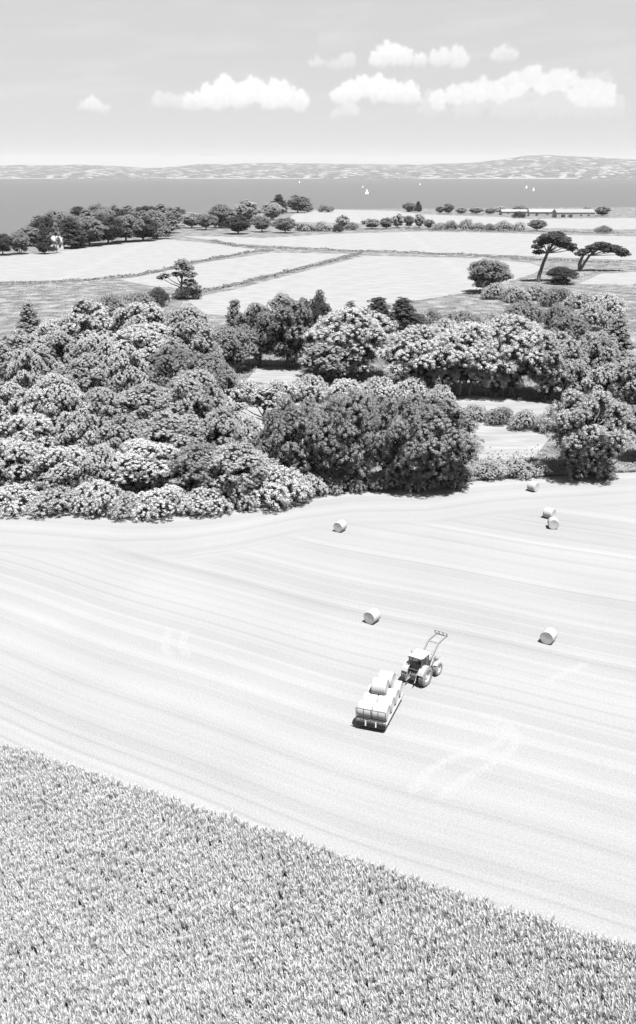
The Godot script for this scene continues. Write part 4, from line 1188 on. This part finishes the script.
func bale_meshes() -> void:
	var r := 0.66
	var half := 0.6
	var s := Shape.new()
	var prof := []
	for i in 17:
		var t := i / 16.0
		var x := lerpf(-half, half, t)
		var rim := clampf((half - absf(x)) / 0.09, 0, 1)
		prof.append(Vector2(r - 0.07 * (1 - sqrt(1 - (1 - rim) * (1 - rim))) + 0.008 * sin(i * 2.3), x))
	s.lathe(prof, 40)
	bale_parts["wrap"] = s.mesh()
	for e in [-1, 1]:
		s = Shape.new()
		var p := []
		for i in 15:
			var t := i / 14.0
			p.append(Vector2(lerpf(0.001, r - 0.06, t), e * (half - 0.012 + 0.014 * sin(t * 26.0) - 0.03 * (1 - t))))
		if e > 0:
			p.reverse()
		s.lathe(p, 40)
		bale_parts[e] = s.mesh()
	var straw := noise_tex(0.14, 256, 0.6, 1.0, 4, FastNoiseLite.TYPE_SIMPLEX_SMOOTH, 81)
	bale_parts["side"] = mottled(0.43, straw, 1.4, 0.8, 0.3)
	bale_parts["side"].uv1_world_triplanar = false
	bale_parts["side"].uv1_scale = Vector3(3.0, 1.0, 1.0)
	bale_parts["end"] = mottled(0.46, straw, 1.6, 0.95, 0.1)
	bale_parts["end"].uv1_world_triplanar = false

func bale(label: String, group: String, at: Vector3, facing: float, roll := 0.0) -> void:
	var o := thing("hay_bale", label, "hay bale", at, facing, group)
	var m := part("wrap", bale_parts["wrap"], bale_parts["side"], o, Vector3(0, 0.655, 0))
	m.rotation.x = roll
	for e in [-1, 1]:
		var f := part("end_face", bale_parts[e], bale_parts["end"], o, Vector3(0, 0.655, 0))
		f.rotation.x = roll

# ---------------------------------------------------------------- machines
func wheel(parent: Node3D, at: Vector3, r: float, w: float, outer: float, lugs: int) -> void:
	var hub := Node3D.new()
	hub.name = "wheel"
	parent.add_child(hub, true)
	hub.position = at
	var s := Shape.new()
	s.lathe([Vector2(r * 0.56, -w * 0.40), Vector2(r * 0.72, -w * 0.5), Vector2(r * 0.9, -w * 0.48), Vector2(r * 0.95, -w * 0.36), Vector2(r * 0.965, 0), Vector2(r * 0.95, w * 0.36), Vector2(r * 0.9, w * 0.48), Vector2(r * 0.72, w * 0.5), Vector2(r * 0.56, w * 0.40)], 36)
	for i in lugs:
		for e in [-1, 1]:
			var a := TAU * (i + (0.25 if e > 0 else -0.25)) / lugs
			var b := Basis(Vector3.RIGHT, a) * Basis(Vector3.UP, e * 0.7)
			s.box(Basis(Vector3.RIGHT, a) * Vector3(e * w * 0.22, r * 0.965, 0), Vector3(w * 0.5, r * 0.07, r * 0.07), b)
	part("tyre", s.mesh(), TYRE, hub)
	s = Shape.new()
	var o := signf(outer)
	var p := [Vector2(0.001, o * w * 0.26), Vector2(r * 0.2, o * w * 0.26), Vector2(r * 0.22, o * w * 0.16), Vector2(r * 0.42, o * w * 0.10), Vector2(r * 0.5, o * w * 0.34), Vector2(r * 0.565, o * w * 0.42), Vector2(r * 0.565, -o * w * 0.42), Vector2(r * 0.45, -o * w * 0.34), Vector2(r * 0.3, -o * w * 0.1), Vector2(0.001, -o * w * 0.1)]
	if o > 0:
		p.reverse()
	s.lathe(p, 28)
	part("rim", s.mesh(), RIM, hub)

var TYRE: StandardMaterial3D
var RIM: StandardMaterial3D

func tractor() -> void:
	TYRE = mat(0.15, 0.9, 0.2)
	RIM = mat(0.34, 0.5, 0.4)
	var body := mat(0.24, 0.4, 0.5)
	var dark := mat(0.06, 0.6, 0.4)
	var light := mat(0.34, 0.45, 0.4)
	var arm := mat(0.16, 0.55, 0.4)
	var o := thing("tractor", "small tractor with raised front loader towing the bale trailer", "tractor", Vector3(8.55, 0.004, -74.85), -0.615)
	for e in [-1, 1]:
		wheel(o, Vector3(e * 0.86, 0.86, 0), 0.86, 0.54, e, 20)
		wheel(o, Vector3(e * 0.82, 0.61, -2.25), 0.61, 0.42, e, 18)
	var s := Shape.new()
	s.box(Vector3(0, 0.85, -1.0), Vector3(0.5, 0.5, 2.9), Basis.IDENTITY, 0.05)
	s.tube([Vector3(-0.62, 0.82, 0), Vector3(0.62, 0.82, 0)], [0.14, 0.14], 12)
	s.tube([Vector3(-0.62, 0.58, -2.25), Vector3(0.62, 0.58, -2.25)], [0.1, 0.1], 12)
	s.box(Vector3(0, 0.75, 0.45), Vector3(0.62, 0.55, 0.4), Basis.IDENTITY, 0.05)
	part("chassis", s.mesh(), dark, o)
	s = Shape.new()
	s.prism([Vector2(-1.0, 1.05), Vector2(-1.0, 1.72), Vector2(-1.5, 1.72), Vector2(-2.5, 1.58), Vector2(-2.85, 1.4), Vector2(-2.9, 0.85), Vector2(-2.4, 0.8)], -0.36, 0.36)
	part("bonnet", s.mesh(), body, o)
	s = Shape.new()
	for i in 5:
		s.box(Vector3(0, 1.0 + i * 0.09, -2.9), Vector3(0.5, 0.04, 0.03))
	part("grille", s.mesh(), dark, o)
	s = Shape.new()
	for e in [-1, 1]:
		s.box(Vector3(e * 0.46, 1.2, -0.62), Vector3(0.3, 0.5, 0.9), Basis.IDENTITY, 0.04)
	s.box(Vector3(0, 1.2, -0.55), Vector3(1.0, 0.32, 1.2), Basis.IDENTITY, 0.03)
	part("cab_floor", s.mesh(), dark, o)
	# cab posts, glass, roof
	s = Shape.new()
	for e in [-1, 1]:
		s.tube([Vector3(e * 0.62, 1.35, 0.42), Vector3(e * 0.6, 2.5, 0.3)], [0.05, 0.045], 8)
		s.tube([Vector3(e * 0.66, 1.35, -0.35), Vector3(e * 0.64, 2.5, -0.35)], [0.045, 0.04], 8)
		s.tube([Vector3(e * 0.5, 1.35, -1.1), Vector3(e * 0.56, 2.5, -0.95)], [0.05, 0.045], 8)
	s.tube([Vector3(-0.6, 1.4, 0.42), Vector3(0.6, 1.4, 0.42)], [0.05, 0.05], 8)
	part("cab_post", s.mesh(), dark, o)
	var glass := StandardMaterial3D.new()
	glass.albedo_color = Color(0.02, 0.02, 0.02, 0.55)
	glass.transparency = BaseMaterial3D.TRANSPARENCY_ALPHA
	glass.roughness = 0.06
	s = Shape.new()
	s.quad(Vector3(-0.58, 1.42, 0.41), Vector3(-0.56, 2.46, 0.29), Vector3(0.56, 2.46, 0.29), Vector3(0.58, 1.42, 0.41))
	part("rear_window", s.mesh(), glass, o)
	for e in [-1, 1]:
		s = Shape.new()
		s.quad(Vector3(e * 0.64, 1.4, 0.38), Vector3(e * 0.61, 2.46, 0.28), Vector3(e * 0.62, 2.46, -0.92), Vector3(e * 0.58, 1.4, -1.05))
		part("side_window", s.mesh(), glass, o)
	s = Shape.new()
	s.quad(Vector3(-0.5, 1.72, -1.06), Vector3(-0.54, 2.46, -0.96), Vector3(0.54, 2.46, -0.96), Vector3(0.5, 1.72, -1.06))
	part("windscreen", s.mesh(), glass, o)
	s = Shape.new()
	s.box(Vector3(0, 2.6, -0.32), Vector3(1.36, 0.2, 1.5), Basis.IDENTITY, 0.09)
	s.box(Vector3(0, 2.71, -0.32), Vector3(1.15, 0.08, 1.25), Basis.IDENTITY, 0.03)
	var roof := part("cab_roof", s.mesh(), light, o)
	s = Shape.new()
	for e in [-1, 1]:
		s.box(Vector3(e * 0.52, 2.55, 0.53), Vector3(0.22, 0.1, 0.06), Basis.IDENTITY, 0.02)
	part("work_lamp", s.mesh(), dark, roof)
	s = Shape.new()
	s.tube([Vector3(-0.5, 2.7, 0.1), Vector3(-0.5, 2.95, 0.1)], [0.06, 0.05], 10)
	part("beacon", s.mesh(), arm, roof)
	s = Shape.new()
	s.box(Vector3(0, 1.55, -0.05), Vector3(0.5, 0.16, 0.5), Basis.IDENTITY, 0.05)
	s.box(Vector3(0, 1.85, 0.2), Vector3(0.48, 0.55, 0.14), Basis.IDENTITY, 0.05)
	part("seat", s.mesh(), dark, o)
	s = Shape.new()
	s.tube([Vector3(0, 1.5, -0.95), Vector3(0, 1.85, -0.75)], [0.03, 0.03], 6)
	s.tube([Vector3(-0.2, 1.86, -0.72), Vector3(0, 1.95, -0.7), Vector3(0.2, 1.86, -0.72)], [0.025, 0.025, 0.025], 6)
	part("steering_wheel", s.mesh(), dark, o)
	# mudguards over the rear wheels
	for e in [-1, 1]:
		s = Shape.new()
		for i in 9:
			var a0 := lerpf(-0.35, 2.3, i / 9.0)
			var a1 := lerpf(-0.35, 2.3, (i + 1) / 9.0)
			var p0 := Vector3(0, 0.82 + 0.94 * sin(a0 + 0.2), 0.94 * cos(a0 + 0.2))
			var p1 := Vector3(0, 0.82 + 0.94 * sin(a1 + 0.2), 0.94 * cos(a1 + 0.2))
			if p0.y < 1.15 and p0.z > 0:
				continue
			var x0 := Vector3(e * 0.5, 0, 0)
			var x1 := Vector3(e * 1.06, 0, 0)
			var up := Vector3(0, 0.035, 0)
			s.quad(p0 + x0, p1 + x0, p1 + x1, p0 + x1)
			s.quad(p0 + x1 + up, p1 + x1 + up, p1 + x0 + up, p0 + x0 + up)
			s.quad(p0 + x1, p1 + x1, p1 + x1 + up, p0 + x1 + up)
		part("mudguard", s.mesh(), body, o)
	# exhaust, mirrors, linkage, steps
	s = Shape.new()
	s.tube([Vector3(0.42, 1.5, -1.25), Vector3(0.42, 2.5, -1.25)], [0.05, 0.045], 10)
	part("exhaust", s.mesh(), arm, o)
	for e in [-1, 1]:
		s = Shape.new()
		s.tube([Vector3(e * 0.58, 2.2, -1.0), Vector3(e * 1.1, 2.15, -1.15)], [0.025, 0.025], 6)
		s.box(Vector3(e * 1.14, 2.1, -1.15), Vector3(0.2, 0.32, 0.05), Basis.IDENTITY, 0.02)
		part("mirror", s.mesh(), arm, o)
		s = Shape.new()
		s.tube([Vector3(e * 0.3, 0.75, 0.6), Vector3(e * 0.42, 0.55, 1.15)], [0.05, 0.04], 8)
		s.tube([Vector3(e * 0.3, 1.2, 0.5), Vector3(e * 0.4, 0.62, 1.0)], [0.035, 0.03], 8)
		part("lift_arm", s.mesh(), arm, o)
		s = Shape.new()
		s.prism([Vector2(-2.75, 1.12), Vector2(-2.6, 1.22), Vector2(-2.0, 1.24), Vector2(-1.75, 1.1), Vector2(-1.78, 1.07), Vector2(-2.0, 1.2), Vector2(-2.6, 1.18)], e * 0.62 if e > 0 else -0.98, 0.98 if e > 0 else -0.62)
		part("front_mudguard", s.mesh(), body, o)
		s = Shape.new()
		for q in 3:
			s.box(Vector3(e * 0.72, 0.5 + q * 0.28, -0.95), Vector3(0.3, 0.04, 0.35))
		part("step", s.mesh(), dark, o)
	# front loader, raised
	var fl := Node3D.new()
	fl.name = "front_loader"
	o.add_child(fl, true)
	for e in [-1, 1]:
		s = Shape.new()
		s.tube([Vector3(e * 0.5, 0.9, -1.35), Vector3(e * 0.5, 1.75, -1.3)], [0.08, 0.08], 8)
		part("loader_post", s.mesh(), dark, fl)
		s = Shape.new()
		for q in [[Vector3(e * 0.5, 1.75, -1.3), Vector3(e * 0.5, 2.1, -2.0)], [Vector3(e * 0.5, 2.1, -2.0), Vector3(e * 0.5, 2.75, -2.8)], [Vector3(e * 0.5, 2.75, -2.8), Vector3(e * 0.5, 2.85, -4.25)]]:
			var d: Vector3 = q[1] - q[0]
			s.box((q[0] + q[1]) / 2, Vector3(0.12, 0.2, d.length() + 0.06), Basis.looking_at(d.normalized()), 0.015)
		part("loader_arm", s.mesh(), arm, fl)
		s = Shape.new()
		s.tube([Vector3(e * 0.5, 1.0, -1.45), Vector3(e * 0.5, 2.3, -2.35)], [0.04, 0.035], 8)
		part("ram", s.mesh(), light, fl)
	s = Shape.new()
	s.tube([Vector3(-0.5, 2.75, -2.8), Vector3(0.5, 2.75, -2.8)], [0.05, 0.05], 8)
	s.tube([Vector3(-0.62, 2.85, -4.25), Vector3(0.62, 2.85, -4.25)], [0.05, 0.05], 8)
	s.tube([Vector3(-0.62, 3.2, -4.15), Vector3(0.62, 3.2, -4.15)], [0.04, 0.04], 8)
	for e in [-0.6, -0.2, 0.2, 0.6]:
		s.tube([Vector3(e, 2.85, -4.25), Vector3(e, 3.2, -4.15)], [0.04, 0.04], 6)
	part("bale_frame", s.mesh(), arm, fl)
	for e in [-0.45, 0.45]:
		s = Shape.new()
		s.tube([Vector3(e, 2.88, -4.25), Vector3(e, 3.0, -5.1)], [0.035, 0.008], 6)
		part("tine", s.mesh(), arm, fl)

func trailer() -> void:
	var o := thing("bale_trailer", "flat bale trailer with rear rails loaded with round bales", "trailer", Vector3(5.08, 0.004, -69.55), -0.343)
	var frame := mat(0.2, 0.6, 0.4)
	var dark := mat(0.05, 0.7, 0.3)
	var bed := mat(0.24, 0.85, 0.2)
	var s := Shape.new()
	for e in [-0.5, 0.5]:
		s.box(Vector3(e, 0.68, 0), Vector3(0.12, 0.2, 5.2))
	for i in 6:
		s.box(Vector3(0, 0.76, -2.4 + i * 0.96), Vector3(2.3, 0.08, 0.1))
	part("chassis", s.mesh(), dark, o)
	for i in 9:
		s = Shape.new()
		s.box(Vector3(-1.12 + i * 0.28, 0.83, 0), Vector3(0.27, 0.05, 5.25))
		part("plank", s.mesh(), bed, o)
	s = Shape.new()
	for e in [-1, 1]:
		s.box(Vector3(e * 1.29, 0.82, 0), Vector3(0.05, 0.12, 5.3))
	s.box(Vector3(0, 0.80, 2.67), Vector3(2.6, 0.14, 0.06))
	part("side_rail", s.mesh(), frame, o)
	for z in [1.15, 2.1]:
		for e in [-1, 1]:
			wheel(o, Vector3(e * 0.95, 0.42, z), 0.42, 0.36, e, 16)
	s = Shape.new()
	for z in [1.15, 2.1]:
		s.tube([Vector3(-0.9, 0.42, z), Vector3(0.9, 0.42, z)], [0.06, 0.06], 8)
		for e in [-0.5, 0.5]:
			s.box(Vector3(e, 0.5, z), Vector3(0.1, 0.2, 0.5))
	part("axle", s.mesh(), dark, o)
	# rear rails
	var rail := mat(0.04, 0.6, 0.4)
	var gate := Node3D.new()
	gate.name = "rear_gate"
	o.add_child(gate, true)
	for x in [-1.2, -0.6, 0.0, 0.6, 1.2]:
		s = Shape.new()
		s.tube([Vector3(x, 0.85, 2.74), Vector3(x, 2.0, 2.82)], [0.03, 0.03], 6)
		part("upright", s.mesh(), rail, gate)
	for y in [1.12, 1.5, 1.98]:
		s = Shape.new()
		s.tube([Vector3(-1.2, y, 2.76 + (y - 0.9) * 0.06), Vector3(1.2, y, 2.76 + (y - 0.9) * 0.06)], [0.03, 0.03], 6)
		part("rail", s.mesh(), rail, gate)
	for x in [-0.42, 0.42]:
		s = Shape.new()
		s.box(Vector3(x, 0.72, 2.74), Vector3(0.1, 0.5, 0.06))
		part("bracket", s.mesh(), mat(0.5, 0.5, 0.4), o)
	s = Shape.new()
	s.box(Vector3(0, 0.52, 2.69), Vector3(2.3, 0.34, 0.05))
	part("lamp_board", s.mesh(), mat(0.02, 0.8, 0.2), o)
	s = Shape.new()
	for e in [-1, 1]:
		s.tube([Vector3(e * 0.5, 0.66, -2.55), Vector3(e * 0.06 + 0.35, 0.6, -4.45)], [0.06, 0.05], 8)
	part("drawbar", s.mesh(), frame, o)
	# the load
	var x := o.transform
	var names := ["rearmost", "second", "third", "foremost"]
	for r in 4:
		for e in [-1, 1]:
			bale("%s bale in the %s row of the trailer's bottom layer" % ["left" if e < 0 else "right", names[r]], "bales on the trailer", x * Vector3(e * 0.615, 0.862, 1.98 - r * 1.325), -0.343 + (0.02 if r % 2 else -0.02), r * 0.7 + e)
	bale("rear one of the two bales on top of the trailer load", "bales on the trailer", x * Vector3(-0.05, 1.99, 0.1), -0.343 + 0.06, 0.4)
	bale("front one of the two bales on top of the trailer load", "bales on the trailer", x * Vector3(0.1, 1.99, -1.25), -0.343 - 0.05, 1.3)

# ---------------------------------------------------------------- boats and buildings
func boats() -> void:
	var names := ["white sailing boat nearest the far shore, left of the others", "small white sailing boat, upper one of the middle pair", "largest white sailing boat, lower one of the middle pair", "small white sailing boat alone right of the middle pair", "white sailing boat, left one of the right hand pair", "white sailing boat, right one of the right hand pair"]
	for i in BOATS.size():
		var b: Array = BOATS[i]
		var o := thing("sailing_boat", names[i], "sailing boat", Vector3(b[0], SEA_Y, b[1]), [0.5, -0.4, 0.3, 0.9, -0.2, 0.6][i], "boats on the water")
		var k: float = b[2] / 12.0
		var s := Shape.new()
		var ring := []
		for y in [[0.9, 1.25, 1.0], [-0.3, 0.8, 0.86]]:
			var pts := []
			for q in [[-4.6, 0.0], [-2.8, 0.7], [0.0, 1.15], [2.6, 1.0], [4.2, 0.75], [4.2, -0.75], [2.6, -1.0], [0.0, -1.15], [-2.8, -0.7]]:
				pts.append(Vector3(q[0] * y[2], y[0], q[1] * y[1]))
			ring.append(pts)
		for j in 9:
			var n := (j + 1) % 9
			s.quad(ring[1][j], ring[0][j], ring[0][n], ring[1][n])
			s.tri(ring[0][j], Vector3(0, 0.95, 0), ring[0][n])
		part("hull", s.mesh(), mat(0.7, 0.4, 0.5), o).scale = Vector3.ONE * k
		s = Shape.new()
		s.box(Vector3(-0.2, 1.2, 0), Vector3(3.0, 0.6, 1.4), Basis.IDENTITY, 0.15)
		part("cabin", s.mesh(), mat(0.6, 0.4, 0.5), o).scale = Vector3.ONE * k
		s = Shape.new()
		s.tube([Vector3(-0.6, 0.9, 0), Vector3(-0.6, 13, 0)], [0.11, 0.07], 8)
		s.tube([Vector3(-0.6, 2.0, 0), Vector3(3.8, 1.9, 0.5)], [0.08, 0.07], 8)
		part("mast", s.mesh(), mat(0.5, 0.4, 0.5), o).scale = Vector3.ONE * k
		for sail in [["main_sail", Vector3(-0.4, 12.6, 0), Vector3(-0.4, 2.2, 0), Vector3(3.8, 2.1, 0.5), 0.35], ["jib", Vector3(-0.8, 11.4, 0), Vector3(-4.4, 1.2, 0), Vector3(-0.2, 1.8, 0.7), 0.4]]:
			s = Shape.new()
			var A: Vector3 = sail[1]
			var B: Vector3 = sail[2]
			var C: Vector3 = sail[3]
			for f in [0.0, 0.05]:
				for u in 6:
					for w in 6 - u:
						var g := func(a: int, c: int) -> Vector3:
							var t := a / 6.0
							var q := c / 6.0
							return A + (B - A) * t + (C - A) * q + Vector3(0, 0, (sail[4] * 4.0 * t * q + sail[4] * (t + q) * (1 - t - q) * 2.0) + f)
						s.tri(g.call(u, w), g.call(u + 1, w), g.call(u, w + 1))
						if u + w < 5:
							s.tri(g.call(u + 1, w), g.call(u + 1, w + 1), g.call(u, w + 1))
			part(sail[0], s.mesh(), mat(0.85, 0.8, 0.2), o).scale = Vector3.ONE * k

func shed(called: String, label: String, category: String, at: Vector3, turn: float, L: float, W: float, Hw: float, rise: float, openings: Array, wallv := 0.25, roofv := 0.19) -> void:
	var o := thing(called, label, category, at, turn)
	var s := Shape.new()
	for e in [-1, 1]:
		s.box(Vector3(0, Hw / 2, e * (W / 2 - 0.15)), Vector3(L, Hw, 0.3))
		s.box(Vector3(e * (L / 2 - 0.15), Hw / 2, 0), Vector3(0.3, Hw, W - 0.6))
		var x0 := -L / 2 + 0.01 if e < 0 else L / 2 - 0.29
		s.prism([Vector2(-W / 2, Hw), Vector2(0, Hw + rise), Vector2(W / 2, Hw)], x0, x0 + 0.28)
	part("wall", s.mesh(), mat(wallv, 0.9, 0.1), o)
	var run := sqrt(W * W / 4 + rise * rise)
	for e in [-1, 1]:
		s = Shape.new()
		var n := Vector3(0, W / 2, e * rise).normalized()
		var b := Basis(Vector3.RIGHT, n, Vector3.RIGHT.cross(n))
		s.box(Vector3(0, Hw + rise / 2, e * W / 4) + n * 0.14 + Vector3(0, -0.08, e * 0.2), Vector3(L + 0.8, 0.16, run + 0.5), b)
		part("roof", s.mesh(), mat(roofv, 0.7, 0.3), o)
	for q in openings:   # [x, y, width, height] on the side that faces the fields
		var f := Shape.new()
		for e in [-1, 1]:
			f.box(Vector3(q[0] + e * (q[2] / 2 + 0.06), q[1], W / 2 + 0.04), Vector3(0.12, q[3] + 0.24, 0.12))
			f.box(Vector3(q[0], q[1] + e * (q[3] / 2 + 0.06), W / 2 + 0.04), Vector3(q[2], 0.12, 0.12))
		var w := part("door" if q[3] > 2.0 else "window", f.mesh(), mat(0.5, 0.7, 0.3), o)
		f = Shape.new()
		f.box(Vector3(q[0], q[1], W / 2 + 0.015), Vector3(q[2], q[3], 0.04))
		part("leaf" if q[3] > 2.0 else "pane", f.mesh(), mat(0.03, 0.15, 0.5), w)

func buildings() -> void:
	shed("farm_shed", "small white farm shed behind the black bush, leftmost by the shore", "shed", Vector3(194, 0, -1010), 0.1, 26.0, 11.0, 3.2, 1.8, [[-7, 1.7, 2.4, 1.2], [4, 1.7, 2.4, 1.2]])
	shed("farm_shed", "low white farm shed, middle one of three by the shore", "shed", Vector3(216, 0, -985), -0.06, 24.0, 13.0, 3.8, 2.4, [[-5, 1.6, 3, 2.8], [5, 1.9, 2.4, 1.3]])
	shed("farm_shed", "white farm shed with dark doorways, rightmost by the shore", "shed", Vector3(240, 0, -955), 0.05, 36.0, 15.0, 4.6, 2.8, [[-12, 1.6, 4, 3.0], [-5, 1.6, 4, 3.0], [5, 2.2, 2.4, 1.4], [12, 2.2, 2.4, 1.4]], 0.24, 0.16)
	shed("cottage", "white cottage glimpsed between the trunks of the left wood", "house", COTTAGE, 0.15, 10.0, 7.0, 4.0, 3.0, [[-3.2, 1.7, 1.1, 1.5], [0, 1.3, 1.1, 2.2], [3.2, 1.7, 1.1, 1.5]], 0.4, 0.25)

const COTTAGE = Vector3(-148.2, 0, -566.4)

# ---------------------------------------------------------------- the scene
func _ready() -> void:
	var cam := Camera3D.new()
	cam.position = Vector3(0, 42, 0)
	cam.rotation_degrees.x = -19.366
	cam.fov = 55.507
	cam.near = 0.5
	cam.far = 40000.0
	add_child(cam)
	cam.current = true
	var env := Environment.new()
	env.background_mode = Environment.BG_SKY
	env.sky = Sky.new()
	env.sky.sky_material = make_sky()
	env.tonemap_mode = Environment.TONE_MAPPER_LINEAR
	env.tonemap_exposure = 3.0
	env.fog_enabled = true
	env.fog_density = 0.000021
	env.fog_light_color = Color(1, 1, 1)
	env.sdfgi_enabled = true
	env.ssao_enabled = true
	env.ssil_enabled = true
	var we := WorldEnvironment.new()
	we.environment = env
	add_child(we)
	var sun := DirectionalLight3D.new()
	sun.light_energy = 1.6
	sun.light_angular_distance = 0.5
	sun.light_color = Color(1, 1, 1)
	sun.shadow_enabled = true
	add_child(sun)
	sun.look_at_from_position(Vector3.ZERO, -Vector3(0.18, 0.90, 0.30))
	lay_ground()
	far_land()
	make_protos()
	plant_trees()
	make_hedges()
	sow()
	buildings()
	boats()
	bale_meshes()
	tractor()
	trailer()
	bale("bale nearest the dark trees, left of all the bales", "bales lying on the stubble", Vector3(2.72, 0.004, -112.4), -1.57 - 0.55)
	bale("bale lying just above the tractor", "bales lying on the stubble", Vector3(5.32, 0.004, -86.8), -1.57 - 0.62)
	bale("bale alone on the right side of the field below the pair", "bales lying on the stubble", Vector3(21.7, 0.004, -82.5), -1.57 - 0.55)
	bale("farthest bale, beside the verge near the right clearing", "bales lying on the stubble", Vector3(29.8, 0.004, -128.3), -1.57 + 0.75)
	bale("rear bale of the close pair on the right", "bales lying on the stubble", Vector3(29.55, 0.004, -117.2), -1.57 + 0.85)
	bale("front bale of the close pair on the right", "bales lying on the stubble", Vector3(29.2, 0.004, -113.5), -1.57 - 0.12)
